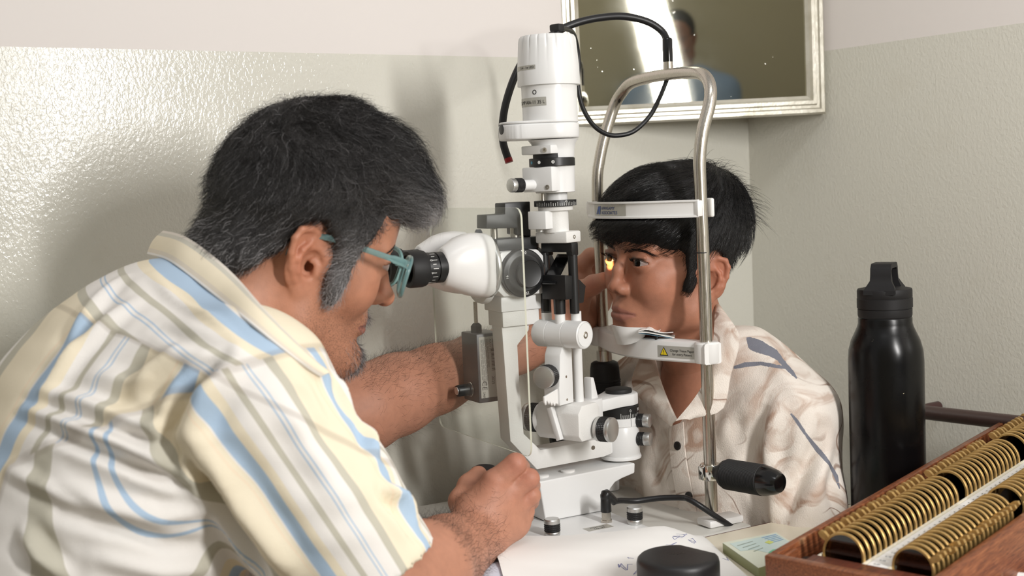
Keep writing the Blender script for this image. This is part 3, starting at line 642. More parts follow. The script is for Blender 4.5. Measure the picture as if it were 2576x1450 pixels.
bar4((-.290, hb0 + .0054), (-.220, hb0 + .0156), .014); bar4((-.258, hb0 + .0054), (-.212, hb0 + .0150), .022); bar4((-.212, hb0 + .0054), (-.196, hb0 + .0156), .036)
mb.build('maker_lettering', M_BLUE, lb)
# chin bar
hc0, hc1 = .2005, .2265
cpl = [(.049 - .030 * math.cos(math.pi * t / 2) ** 1.1 if abs(t) < 1 else .049, .116 * t) for t in [x / 12 for x in range(-12, 13)]]
cpl = [(.046, -.130)] + cpl + [(.046, .130)]
def chin_bar():
    vs = []; fs = []; n = 10
    for i, (a, b) in enumerate(cpl):
        e = abs(b) / .13; w = .0125; c = a + .006
        pr = [(-w, .002), (-w + .002, 0), (w - .002, 0), (w, .002), (w, .024), (w - .003, .026), (0, .0265), (-w + .004, .026), (-w + .001, .0245), (-w, .022)]
        for o_, h in pr: vs.append(vec(c + o_, b, hc0 + h - (0 if abs(b) < .125 else 0)))
    for i in range(len(cpl) - 1):
        for k in range(n): fs.append((i * n + k, i * n + (k + 1) % n, (i + 1) * n + (k + 1) % n, (i + 1) * n + k))
    fs += [tuple(range(n)), tuple(range((len(cpl) - 1) * n, len(cpl) * n))]
    return MB()._add(vs, fs).build('chin_bar', M_PLASTIC, rest, sharp=30)
cbar = chin_bar()
for b in (.124, -.124): MB().lathe([(.0145, hc0 + .0005), (.0155, hc0 + .002), (.0155, hc1 - .002), (.014, hc1 - .0003)], vec(.0535, b * .94, 0), n=32).build('tube_socket', M_PLASTIC, cbar)
# chin cup: a shallow shell open to the chin
vs = []; fs = []; cc = T(1570, 838, 0.0); nu, nv = 17, 9
for side in (0, 1):
    for i in range(nu):
        s_ = -1 + 2 * i / (nu - 1)
        for k in range(nv):
            t = k / (nv - 1); wv = .034 * (1 - .0 * t); dep = (1 - abs(s_) ** 2.2) 
            a = -.022 + .030 * s_ * s_ + .010 * t * (1 - s_ * s_) - (0 if side == 0 else -.0018); h = .0085 - .0255 * t * max(0, 1 - s_ * s_) ** .5 + .003 * (1 - abs(s_)); vs.append(vec(cc.x + .004 + a, .002 + wv * s_, cc.z + h))
m = nu * nv
for sd in (0, m):
    for i in range(nu - 1):
        for k in range(nv - 1): fs.append((sd + i * nv + k, sd + i * nv + k + 1, sd + (i + 1) * nv + k + 1, sd + (i + 1) * nv + k))
for i in range(nu - 1):
    for k in (0, nv - 1): fs.append((i * nv + k, (i + 1) * nv + k, m + (i + 1) * nv + k, m + i * nv + k))
MB()._add(vs, fs).build('chin_cup', M_PLASTIC, rest, sharp=60)
# warning label
def bar_face(b, h, off):   # outer face of the chin bar at b
    t = min(1, abs(b) / .116); a = .049 - .030 * (math.cos(math.pi * t / 2) ** 1.1 if t < 1 else 0) + .006 - .0125 - off; return vec(a, b, h)
mb = MB(); n = 8; B0, B1 = .0585, .1125
mb._add([bar_face(B0 + (B1 - B0) * k / n, h, .0003) for h in (hc0 + .005, hc0 + .0195) for k in range(n + 1)], [(k, k + 1, n + 2 + k, n + 1 + k) for k in range(n)]); lb = mb.build('warning_label', M_LABEL, cbar, sharp=80)
M_YEL = mat('warning_yellow', srgb(226, 200, 30), .5)
def tri(c, s_, off): return [bar_face(c + dx * s_, hc0 + .0122 + dz * s_, off) for dx, dz in ((-1, -.85), (1, -.85), (0, .95))]
MB()._add(tri(.0675, .0062, .0005), [(0, 1, 2)]).build('triangle_border', M_INK, lb); MB()._add(tri(.0675, .0047, .0007), [(0, 1, 2)]).build('triangle', M_YEL, lb)
mb = MB()
for txt, h in (('Change Tissue Paper', .0128), ('for every Patient', .0082)):
    me = text_mesh(txt, .0042, align='CENTER'); mb._add([bar_face(.0925 + v_.co.x * .92, hc0 + h + v_.co.y, .0006) for v_ in me.vertices], [list(p_.vertices) for p_ in me.polygons]); bpy.data.meshes.remove(me)
me = text_mesh('!', .0075, align='CENTER'); mb._add([bar_face(.0675 + v_.co.x * .9, hc0 + .0088 + v_.co.y, .0009) for v_ in me.vertices], [list(p_.vertices) for p_ in me.polygons]); bpy.data.meshes.remove(me)
mb.build('warning_lettering', M_INK, lb)
# height grip on the far tube, hand grips, clamps and feet
far = vec(.0540, -.116, 0); zf = lambda py: T(1522, py, -.116).z
MB().lathe([(.0105, zf(912)), (.0105, zf(882))], far, n=28).build('chrome_collar', M_CHROME, rest)
gp = [(.0165, zf(1100))]; z = zf(1098)
while z < zf(955): gp += [(.0205, z), (.0215, z + .0008), (.0215, z + .0018), (.0205, z + .0026)]; z += .0032
gp += [(.0205, zf(950)), (.0198, zf(925)), (.0185, zf(913)), (.015, zf(909))]
MB().lathe(gp, far, n=36).build('height_grip', M_BLACK_MATTE, rest, sharp=50)
def hand_grip(p0, d, L, r):
    d = d.normalized(); gp = [(r * .42, 0), (r * .5, .006), (r * .92, .014), (r, .018)]; z = .019
    while z < L * .74: gp += [(r, z), (r * 1.04, z + .0004), (r * 1.04, z + .0009), (r, z + .0013)]; z += .0017
    gp += [(r, L * .76), (r * .98, L * .765)]
    g = MB().lathe(gp, p0, d, 36).build('hand_grip', M_BLACK_MATTE, rest, sharp=50)
    MB().lathe([(r * 1.02, L * .755), (r * .99, L * .80), (r * .80, L * .93), (r * .62, L * .985), (r * .40, L)], p0, d, 36).build('end_cap', M_BLACK_GLOSS, g)
    return g
gz = T(1780, 1188, .116).z
cl = MB().lathe([(.0120, gz - .0095), (.0126, gz - .0085), (.0126, gz + .0085), (.0120, gz + .0095)], vec(.0535, .116, 0), n=32); cl.box(vec(.0385, .111, gz - .0085), vec(.046, .121, gz + .0085), .001); cl.build('clamp_ring', M_CHROME, rest)
MB().lathe([(.002, 0), (.002, .0006)], vec(.0385, .116, gz), (-1, 0, 0), 12).build('screw', M_BLACK, rest)
# the near grip points to the patient's side and a little to the camera
g0 = Vector((.0535, -.116, gz)) ; e1 = ORG + U_AX * 0; gd = Matrix.Rotation(-ANG, 3, 'Z') @ (Vector(P(1962, 1216, 1.47)) - Vector(AB(.0535, .116, gz)))
hand_grip(g0 + gd.normalized() * .008, gd, gd.length * 1.0 - .006, .0178)
f1 = T(1470, 1108, -.09); f0 = T(1396, 1104, -.09); hand_grip(Vector((.0, .105, f1.z)), f0 - Vector((.0, .105, f1.z)), (f0 - Vector((.0, .105, f1.z))).length, .0165)
MB().box(vec(.040, .102, .0002), vec(.092, .130, .0095), .003, 2).build('tube_foot', M_PLASTIC, rest)
MB().lathe([(.0145, .0002), (.0145, .020), (.012, .0225)], far, n=28).build('tube_foot', M_PLASTIC, rest)

# ---------------------------------------------------------------- goose-neck target and cords
gn = empty('fixation_target', tuple(ORG), ANG, label='black goose-neck fixation lamp with red tip arching over the slit lamp', cat='lamp')
gb = [(1678, 105, -.0), (1668, 82, -.0), (1640, 60, -.005), (1600, 46, -.01), (1555, 41, -.015), (1500, 46, -.02), (1450, 58, -.025), (1405, 78, -.03), (1355, 113, -.03), (1318, 150, -.03), (1292, 200, -.03), (1272, 262, -.03), (1264, 315, -.03), (1266, 360, -.03), (1279, 402, -.025)]
pts = [T(*p_) for p_ in gb]; pb_ = T(1681, 172, .01); pts[0] = Vector((pb_.x, pb_.y, pb_.z + .033))
mbt = MB().tube(pts, .0048, 14, 6).build('goose_neck', M_CABLE, gn, sharp=80)
e = pts[-1]; d_ = (pts[-1] - pts[-2]).normalized(); MB().cyl(e - d_ * .002, e + d_ * .0035, .0050).build('red_tip', mat('red_lens', srgb(150, 20, 30), .35), gn)
MB().lathe([(.0066, .008), (.0066, .036), (.0052, .0385)], pb_, (0, 0, 1), 20).build('sleeve', M_BLACK_GLOSS, gn); MB().lathe([(.0064, -.012), (.0064, .009)], pb_, (0, 0, 1), 20).build('ferrule', M_STEEL, gn)
cd = empty('lamp_cord', tuple(ORG), ANG, label='thin black cord looping from the lamp cap to the steel frame top', cat='cord')
cp = [R22 @ Vector((XT + .012, -.006, pz + .009)), T(1437, 78, -.02), T(1450, 110, -.045), T(1456, 160, -.05), T(1454, 215, -.05), T(1465, 268, -.045), T(1490, 312, -.035), T(1522, 336, -.025), T(1555, 341, -.018), T(1595, 330, -.012), T(1634, 293, -.008), T(1660, 245, -.005), T(1677, 203, -.002), Vector((pb_.x, pb_.y, pb_.z - .012))]
MB().tube(cp, .0030, 10, 6).build('cord', M_CABLE, cd, sharp=80)
pc = empty('power_cable', tuple(ORG), ANG, label='short black cable plugged upright into the slit lamp base plate', cat='cable')
zpl = .0167; s0 = T(1526, 1312, .075); s0 = Vector((S(1526, 1322, .075)[0], -.075, zpl))
MB().lathe([(.0075, 0), (.0075, .0025), (.0062, .003), (.0062, .0125)], s0, n=6).build('metal_nut', M_STEEL, pc)
el = s0 + Vector((0, 0, .012)); e2 = T(1546, 1262, .070)
MB().cyl(el, el + Vector((0, 0, .020)), .0066, .0060, .001).build('connector', M_BLACK, pc); MB().tube([el + Vector((0, 0, .017)), el + Vector((.001, 0, .0215)), e2], [.0062, .0062, .0046], 14, 5).build('elbow', M_BLACK, pc)
MB().tube([e2 - Vector((.002, 0, .001)), T(1560, 1260, .066), T(1600, 1261, .066), T(1660, 1254, .08), T(1715, 1253, .10), T(1735, 1258, .115), T(1765, 1276, .126), T(1810, 1306, .131), T(1838, 1324, .127), T(1852, 1334, .127)], .0036, 12, 6).build('cable', M_CABLE, pc, sharp=80)
# ================================================================ sculpting: distance fields -> one smooth mesh
from mathutils.bvhtree import BVHTree
class Field:
    """grid of distances (smooth unions and cuts), turned into quads by surface nets"""
    def __init__(s, lo, hi, h):
        s.lo = np.array(lo, float); s.h = h; s.n = np.ceil((np.array(hi) - s.lo) / h).astype(int) + 1
        s.ax = [(s.lo[i] + h * np.arange(s.n[i])).astype(np.float32) for i in range(3)]; s.v = np.full(tuple(s.n), 50 * h, np.float32)
    def _sl(s, lo, hi, pad):
        a = np.maximum(np.floor((np.array(lo) - pad - s.lo) / s.h).astype(int), 0); b = np.minimum(np.ceil((np.array(hi) + pad - s.lo) / s.h).astype(int) + 1, s.n)
        if (b <= a).any(): return None, None
        sl = tuple(slice(a[i], b[i]) for i in range(3))
        return sl, (s.ax[0][sl[0]][:, None, None], s.ax[1][sl[1]][None, :, None], s.ax[2][sl[2]][None, None, :])
    def op(s, fn, lo, hi, k=0.0, cut=False):
        sl, g = s._sl(lo, hi, k + 4 * s.h)
        if sl is None: return s
        d = fn(*g).astype(np.float32); c = s.v[sl]
        if cut: d = -d; 
        if k > 0:
            hh = np.maximum(k - np.abs(c - d), 0) / k; m = hh * hh * k * .25
            s.v[sl] = (np.maximum(c, d) + m) if cut else (np.minimum(c, d) - m)
        else: s.v[sl] = np.maximum(c, d) if cut else np.minimum(c, d)
        return s
    def ell(s, c, r, k=0.0, cut=False, R=None):
        c = np.array(c, float); r = np.array(r, float)
        def fn(x, y, z):
            x, y, z = x - c[0], y - c[1], z - c[2]
            if R is not None: x, y, z = (R[0, 0] * x + R[1, 0] * y + R[2, 0] * z, R[0, 1] * x + R[1, 1] * y + R[2, 1] * z, R[0, 2] * x + R[1, 2] * y + R[2, 2] * z)
            k0 = np.sqrt((x / r[0]) ** 2 + (y / r[1]) ** 2 + (z / r[2]) ** 2); k1 = np.sqrt((x / r[0] ** 2) ** 2 + (y / r[1] ** 2) ** 2 + (z / r[2] ** 2) ** 2)
            return k0 * (k0 - 1) / np.maximum(k1, 1e-9)
        e = r if R is None else np.full(3, r.max())
        return s.op(fn, c - e, c + e, k, cut)
    def cap(s, a, b, ra, rb=None, k=0.0, cut=False):
        a = np.array(a, float); b = np.array(b, float); rb = ra if rb is None else rb; ba = b - a; L = max(ba @ ba, 1e-12)
        def fn(x, y, z):
            px, py, pz = x - a[0], y - a[1], z - a[2]; t = np.clip((px * ba[0] + py * ba[1] + pz * ba[2]) / L, 0, 1)
            return np.sqrt((px - t * ba[0]) ** 2 + (py - t * ba[1]) ** 2 + (pz - t * ba[2]) ** 2) - (ra + (rb - ra) * t)
        m = max(ra, rb); return s.op(fn, np.minimum(a, b) - m, np.maximum(a, b) + m, k, cut)
    def chain(s, pts, rs, k=0.0, cut=False):
        for i in range(len(pts) - 1): s.cap(pts[i], pts[i + 1], rs[i], rs[i + 1], k, cut)
        return s
    def mesh(s, smooth=1):
        v = s.v; ins = v < 0; nx, ny, nz = v.shape
        cnt = np.zeros((nx - 1, ny - 1, nz - 1), np.uint8)
        for i in (0, 1):
            for j in (0, 1):
                for k in (0, 1): cnt += ins[i:nx - 1 + i, j:ny - 1 + j, k:nz - 1 + k]
        I, J, K = np.nonzero((cnt > 0) & (cnt < 8)); idx = np.full(cnt.shape, -1, np.int32); idx[I, J, K] = np.arange(len(I))
        acc = np.zeros((len(I), 3)); num = np.zeros(len(I))
        for ax in range(3):
            for p in (0, 1):
                for q in (0, 1):
                    o = [0, 0, 0]; o[(ax + 1) % 3] = p; o[(ax + 2) % 3] = q; e = list(o); e[ax] = 1
                    a = v[I + o[0], J + o[1], K + o[2]]; b = v[I + e[0], J + e[1], K + e[2]]; m = (a < 0) != (b < 0)
                    t = np.where(m, a / np.where(m, a - b, 1), 0); pt = np.array(o, float)[None].repeat(len(I), 0); pt[:, ax] = t
                    acc += pt * m[:, None]; num += m
        P_ = (np.stack([I, J, K], 1) + acc / num[:, None]) * s.h + s.lo
        Q = []
        for ax in range(3):
            a = [slice(None)] * 3; b = [slice(None)] * 3; a[ax] = slice(0, -1); b[ax] = slice(1, None)
            A = ins[tuple(a)]; B = ins[tuple(b)]; m = A != B; u, w = (ax + 1) % 3, (ax + 2) % 3
            E = np.array(np.nonzero(m)).T; ok = (E[:, u] > 0) & (E[:, w] > 0) & (E[:, u] < v.shape[u] - 1) & (E[:, w] < v.shape[w] - 1); E = E[ok]; fl = A[m][ok]
            def cell(du, dw): c = E.copy(); c[:, u] -= du; c[:, w] -= dw; return idx[c[:, 0], c[:, 1], c[:, 2]]
            q = np.stack([cell(1, 1), cell(0, 1), cell(0, 0), cell(1, 0)], 1); q[~fl] = q[~fl][:, ::-1]; Q.append(q)
        Q = np.concatenate(Q); Q = Q[(Q >= 0).all(1)]
        for _ in range(smooth): P_ = relax(P_, Q, .5); 
        return P_, Q
def relax(P_, Q, f):
    a = np.zeros_like(P_); n = np.zeros(len(P_))
    for i in range(4):
        for j in (1, 3): np.add.at(a, Q[:, i], P_[Q[:, (i + j) % 4]]); np.add.at(n, Q[:, i], 1)
    return P_ + f * (a / np.maximum(n, 1)[:, None] - P_)
def vnormals(P_, Q):
    fn = np.cross(P_[Q[:, 2]] - P_[Q[:, 0]], P_[Q[:, 3]] - P_[Q[:, 1]]); n = np.zeros_like(P_)
    for i in range(4): np.add.at(n, Q[:, i], fn)
    return n / np.maximum(np.linalg.norm(n, axis=1), 1e-12)[:, None]
def raw_mesh(name, P_, Q, m, parent=None, attrs=None, sharp=None):
    me = bpy.data.meshes.new(name); nv, nf, k = len(P_), len(Q), Q.shape[1]
    me.vertices.add(nv); me.vertices.foreach_set('co', np.ascontiguousarray(P_, np.float32).ravel()); me.loops.add(nf * k); me.loops.foreach_set('vertex_index', np.ascontiguousarray(Q, np.int32).ravel())
    me.polygons.add(nf); me.polygons.foreach_set('loop_start', np.arange(0, nf * k, k, dtype=np.int32)); me.polygons.foreach_set('loop_total', np.full(nf, k, np.int32)); me.update(calc_edges=True)
    for an, av in (attrs or {}).items():
        if av.ndim == 2:
            at = me.attributes.new(an, 'FLOAT_COLOR', 'POINT'); at.data.foreach_set('color', np.concatenate([av, np.ones((len(av), 1))], 1).astype(np.float32).ravel())
        else: at = me.attributes.new(an, 'FLOAT', 'POINT'); at.data.foreach_set('value', av.astype(np.float32))
    me.materials.append(m); me.shade_smooth(); me.validate()
    return link(name, me, parent)
def join(parts):
    off = 0; Ps, Qs = [], []
    for p_, q_ in parts: Ps.append(p_); Qs.append(q_ + off); off += len(p_)
    return np.concatenate(Ps), np.concatenate(Qs)
def Rzyx(yaw, pitch, roll):
    return np.array(Matrix.Rotation(yaw, 3, 'Z') @ Matrix.Rotation(pitch, 3, 'Y') @ Matrix.Rotation(roll, 3, 'X'))
def gs(P_, c, r): return np.exp(-(((P_ - np.array(c)) / np.array(r)) ** 2).sum(1))      # soft blob weight
def bvh_of(P_, Q): return BVHTree.FromPolygons([tuple(p_) for p_ in P_], [tuple(int(i) for i in q_) for q_ in Q])
def vnoise(P_, freq, seed):
    """cheap smooth noise: a sum of randomly turned sines"""
    r = np.random.default_rng(seed); o = np.zeros(len(P_))
    for i in range(7):
        d = r.normal(size=3); d /= np.linalg.norm(d); o += np.sin(P_ @ d * freq * (.7 + .6 * r.random()) + r.random() * 6.28 + 1.3 * np.sin(P_ @ np.roll(d, 1) * freq * .6))
    return o / 7 * 1.5

def strands(name, L, m, parent, col, r0=.00016, sides=3, kind=None):
    """L: (n, k, 3) polylines -> thin tapering tubes in one mesh"""
    n, k, _ = L.shape; T_ = np.gradient(L, axis=1); T_ /= np.maximum(np.linalg.norm(T_, axis=2, keepdims=True), 1e-9)
    ref = np.tile(np.array([.37, .61, .70]), (n, k, 1)); X_ = np.cross(T_, ref); X_ /= np.maximum(np.linalg.norm(X_, axis=2, keepdims=True), 1e-9); Y_ = np.cross(T_, X_)
    tap = np.linspace(1, .25, k)[None, :, None]; r = (r0 if np.ndim(r0) == 0 else np.asarray(r0)[:, None, None]) * tap
    V = np.stack([L + (X_ * math.cos(a) + Y_ * math.sin(a)) * r for a in [2 * math.pi * i / sides for i in range(sides)]], 2)   # n,k,s,3
    id_ = np.arange(n * k * sides).reshape(n, k, sides); Q = np.stack([id_[:, :-1, :], np.roll(id_, -1, 2)[:, :-1, :], np.roll(id_, -1, 2)[:, 1:, :], id_[:, 1:, :]], -1).reshape(-1, 4)
    C_ = np.repeat(col, k * sides, axis=0)
    o = raw_mesh(name, V.reshape(-1, 3), Q, m, parent, {'tint': C_})
    if kind: o['kind'] = kind
    return o

def comb(bv, roots, flow, length, steps, lift, wob, rng, gravity=0.0, clump=None):
    """grow strands over a surface: every step follows the flow, then is held a little above the surface"""
    n = len(roots); L = np.zeros((n, steps, 3)); p = roots.copy(); L[:, 0] = p; ph = rng.normal(size=(n, 3))
    for s_ in range(1, steps):
        d = flow(p) + wob * (np.sin(s_ * 1.1 + ph * 2.5) + .6 * ph); d /= np.maximum(np.linalg.norm(d, axis=1, keepdims=True), 1e-9)
        p = p + d * (length / (steps - 1))[:, None]
        f = s_ / (steps - 1)
        for i in range(n):
            c, nn, _, _ = bv.find_nearest(Vector(p[i]))
            q = Vector(p[i]) - c; h_ = q.dot(nn); want = lift[i] * f
            if h_ < want or h_ > want + .004:
                a = (want - h_) * (.9 if h_ < want else .45); p[i, 0] += nn.x * a; p[i, 1] += nn.y * a; p[i, 2] += nn.z * a
        L[:, s_] = p
    return L

# ---------------------------------------------------------------- skin and hair materials
def skin(name, rough=.5):
    m = mat(name, (.5, .3, .2), rough, 0, .4, **{'Subsurface Weight': .08, 'Subsurface Scale': .004}); m.node_tree.nodes['Principled BSDF'].inputs['Subsurface Radius'].default_value = (1, .35, .2)
    n_ = N(m); o = n_.pos(); c = n_.attr('tint', 'Color')
    mot = n_.ramp(n_.noise(o, 90, 4, .6), [(.3, .90), (.7, 1.06)]); c2 = n_.mix(1.0, c, mot, 'MULTIPLY')
    stub = n_.math('MULTIPLY', n_.ramp(n_.noise(o, 900, 1), [(.52, 0.0), (.62, 1.0)]), n_.attr('stubble'), True)
    c3 = n_.mix(stub, c2, srgb(58, 46, 42)); n_.to(c3, 'Base Color')
    n_.bump(n_.math('ADD', n_.noise(o, 1100, 2), n_.math('MULTIPLY', n_.noise(o, 260, 3), .8)), .22, .0009)
    return m
def hairmat(name, rough=.38, spec=.5):
    m = mat(name, (.1, .1, .1), rough, 0, spec); n_ = N(m); n_.to(n_.attr('tint', 'Color'), 'Base Color'); return m
M_SKIN = skin('skin'); M_HAIR = hairmat('hair', .36, .45)

# ---------------------------------------------------------------- a head, in millimetres (x ahead, y to its own left, z up; eyes at z = 0)
def head_field(adult, neck_to, h=1.35):
    f = Field((-112, -92, -165 if adult else -150), (122, 92, 128), h); A = adult
    f.ell((-10, 0, 30) if A else (-2, 0, 35), (84, 71, 79) if A else (77, 71, 75)); f.ell((24, 0, 34), (58, 60, 60), 20)
    f.ell((30, 0, -32), (50, 53, 66) if not A else (52, 55, 72), 22)
    gx, gy, gz = (8, 47, -62) if not A else (4, 53, -72)
    cx, cz = (68, -85) if not A else (78, -102)
    for s in (1, -1):
        f.cap((gx, s * gy, gz), (cx - 4, s * 11, cz), 15 if not A else 20, 12 if not A else 15, 22)
        f.cap((-2, s * 56, -5), (gx, s * gy, gz), 14, 15 if not A else 18, 20)
        f.ell((52, s * 37, -27), (28, 24, 27) if not A else (26, 25, 26), 18)                   # cheek
        f.cap((62, s * 42, -12), (16, s * 62, -6), 9, 7, 14)                    # cheek bone
        f.cap((79, s * 10, 17), (70, s * 44, 16), 7, 6, 12)                     # brow ridge
    f.ell((cx, 0, cz), (13, 18, 12), 14)
    f.ell((67, 0, -63), (21, 26, 18), 14)                                       # muzzle
    f.ell((60, 0, 42), (27, 46, 36), 22)                                        # forehead
    nb = V3(neck_to); f.cap((-22 if A else -12, 0, -48), nb, 44 if not A else 62, 48 if not A else 70, 26)
    if A: f.ell((30, 0, -112), (44, 40, 30), 26)                                # fullness under the chin
    for s in (1, -1): f.ell((97, s * 33, -2), (15, 17, 11), 11, True)           # eye sockets
    nt = 99 if not A else 108
    f.chain([(82, 0, 6), (89, 0, -12), (nt - 8, 0, -32)], [5.6, 5.4, 7.0 if not A else 9.2], 9); f.ell((nt - 9, 0, -34), (9.0, 8.6, 8.0), 6)
    for s in (1, -1): f.ell((86, s * 10.8, -36), (9.5, 5.6, 6.4), 7)
    for s in (1, -1): f.ell((94, s * 6.6, -42.5), (6.0, 3.3, 4.2), 1.8, True)
    # lips
    for s in (1, -1): f.cap((83.5, s * 4, -60), (75, s * 20, -66), 4.7, 2.4, 4.5)
    f.chain([(75.5, -19, -68.5), (81.5, -9, -71), (83, 0, -71.5), (81.5, 9, -71), (75.5, 19, -68.5)], [2.8, 4.7, 5.0, 4.7, 2.8], 5)
    f.chain([(76.5, -25, -66.8), (87.5, -11, -65.8), (90, 0, -66.4), (87.5, 11, -65.8), (76.5, 25, -66.8)], [1.0, 1.2, 1.2, 1.2, 1.0], 1.8, True)
    f.chain([(93, 0, -50), (94, 0, -55)], [2.6, 2.2], 4, True); f.ell((90, 0, -80), (7, 15, 4.5), 7, True)
    # lids: a shell over the eyeball, opened by an almond
    for s in (1, -1):
        ec = np.array((71.5, s * 31.5, 0)); f.ell(ec, (15.0, 15.8, 14.4), 4)
        f.cap(ec + (9.5, -s * 12, 7.6), ec + (9.0, s * 12, 7.6), 2.0, 1.6, 4)
        def almond(x, y, z, s=s, ec=ec):
            yy = y - ec[1] - s * 1.0; zz = z - ec[2] - .05 * s * yy; R1, R2 = 24.2, 30.7
            d = np.maximum(np.sqrt(yy ** 2 + (zz + R1 - 4.9) ** 2) - R1, np.sqrt(yy ** 2 + (zz - R2 + 4.1) ** 2) - R2); return np.maximum(d, (ec[0] + 3) - x)
        f.op(almond, ec + (3, -18, -8), ec + (30, 18, 8), 1.2, True)
    for s in (1, -1): ear(f, s, 1.0 if not A else 1.12, A)
    return f
def V3(p): return np.array(p, float)
def ear(f, s, sc, A):
    o = np.array((-4, s * (67 if not A else 69), -11 if A else -17)); fl = math.radians(24); e1 = np.array((math.cos(fl), -s * math.sin(fl), 0)); e2 = np.array((-.16, s * .10, .98)); e2 /= np.linalg.norm(e2); n = np.cross(e1, e2) * (1 if np.cross(e1, e2)[1] * s > 0 else -1)
    def q(a, b, c=0.0): return o + (e1 * a + e2 * b) * sc + n * c * sc
    Rm = np.stack([e1, e2, n], 1)
    f.ell(q(-4, 3, -.5), V3((17.5, 27.5, 4.4)) * sc, 5, R=Rm)
    f.cap(q(8, -8, -4), q(8, 14, -5), 7, 7, 5)
    f.ell(q(-1, -3, 5), V3((10.5, 13.5, 7.5)) * sc, 2.5, True, R=Rm)
    f.ell(q(-9, 12, 4.5), V3((7, 12, 4.2)) * sc, 2.5, True, R=Rm)
    hel = [(3, 1, 0), (10, 7, 1), (11, 17, 1), (7, 25, 1.2), (-3, 28.5, 1.6), (-13, 26, 2.2), (-18.5, 17.5, 2.5), (-20, 5, 2.4), (-17.5, -8, 2), (-12, -18, 1.5)]
    f.chain([q(*t) for t in hel], [2.2 * sc, 2.5 * sc, 2.7 * sc, 2.9 * sc, 3.1 * sc, 3.1 * sc, 3.1 * sc, 3.0 * sc, 3.0 * sc, 3.2 * sc], 2.2)
    f.chain([q(*t) for t in [(-6, -15, 2), (-11.5, -9, 3), (-13, 1, 3.2), (-9.5, 9, 3), (-3, 15, 2.5), (1, 21, 1.5)]], [2.8 * sc, 2.8 * sc, 2.8 * sc, 2.6 * sc, 2.3 * sc, 2.0 * sc], 2.5)
    f.chain([q(7.5, -1, 2), q(7.0, -9, 3.5)], [3.6 * sc, 3.4 * sc], 3); f.cap(q(-3, -16, 2), q(2, -15, 2), 3.0 * sc, 2.8 * sc, 3)
    f.ell(q(-3, -24, 1), V3((9, 9, 4.2)) * sc, 4, R=Rm); f.ell(q(4, -4, -6), V3((4, 5.5, 8)) * sc, 2, True, R=Rm)

def head_paint(P_, base, lip, adult):
    c = np.tile(np.array(base), (len(P_), 1))
    def mixin(w, col): w = np.clip(w, 0, 1)[:, None]; c[:] = c * (1 - w) + np.array(col) * w
    redd = np.array(base) * np.array((1.08, .86, .82)); dark = np.array(base) * np.array((.72, .66, .64))
    for s in (1, -1):
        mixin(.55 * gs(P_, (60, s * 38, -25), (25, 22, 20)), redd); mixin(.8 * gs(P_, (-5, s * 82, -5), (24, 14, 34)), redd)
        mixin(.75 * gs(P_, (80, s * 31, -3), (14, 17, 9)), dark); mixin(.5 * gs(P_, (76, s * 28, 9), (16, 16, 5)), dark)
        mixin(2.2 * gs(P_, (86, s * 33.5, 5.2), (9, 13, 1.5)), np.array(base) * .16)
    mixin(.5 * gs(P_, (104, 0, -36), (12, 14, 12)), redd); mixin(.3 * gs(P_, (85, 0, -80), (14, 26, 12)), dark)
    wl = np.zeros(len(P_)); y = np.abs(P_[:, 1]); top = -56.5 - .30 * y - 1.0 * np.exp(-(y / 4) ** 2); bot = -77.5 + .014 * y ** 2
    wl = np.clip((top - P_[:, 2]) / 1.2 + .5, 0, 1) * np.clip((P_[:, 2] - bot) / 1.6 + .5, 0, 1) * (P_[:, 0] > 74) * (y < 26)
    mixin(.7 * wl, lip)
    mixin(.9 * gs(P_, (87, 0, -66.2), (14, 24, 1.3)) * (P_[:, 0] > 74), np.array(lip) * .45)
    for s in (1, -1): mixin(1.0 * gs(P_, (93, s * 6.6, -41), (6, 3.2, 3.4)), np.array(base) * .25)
    return c
M_EYE = mat('eye', (.8, .8, .8), .06, 0, .18)
_n = N(M_EYE); _x = _n.n('ShaderNodeSeparateXYZ', {0: _n.obj()}).outputs
_r = _n.math('POWER', _n.math('ADD', _n.math('MULTIPLY', _x[1], _x[1]), _n.math('MULTIPLY', _x[2], _x[2])), .5)
_n.to(_n.ramp(_n.math('MULTIPLY', _r, 100.0), [(0, (.004, .004, .004)), (.22, (.004, .004, .004)), (.25, (.009, .005, .0035)), (.50, (.008, .0045, .003)), (.56, (.012, .008, .006)), (.60, (.42, .37, .35)), (1.0, (.38, .27, .24))]), 'Base Color')
def eyes(parent, pos, R, sc, gaze=(1, 0, 0)):
    for s in (1, -1):
        b = bmesh.new(); bmesh.ops.create_uvsphere(b, u_segments=32, v_segments=24, radius=.0131 * sc)
        for v_ in b.verts:
            if v_.co.x > .0116 * sc: v_.co.x += (v_.co.x - .0116 * sc) * .5
        me = bpy.data.meshes.new('eye'); b.to_mesh(me); b.free(); me.materials.append(M_EYE); me.shade_smooth()
        o = link('eye', me, parent); c = pos + R @ (V3((71.5, s * 31.5, 0)) * .001 * sc); g = Vector(R @ V3(gaze)); m_ = g.to_track_quat('X', 'Z').to_matrix().to_4x4(); m_.translation = Vector(c); o.matrix_world = m_
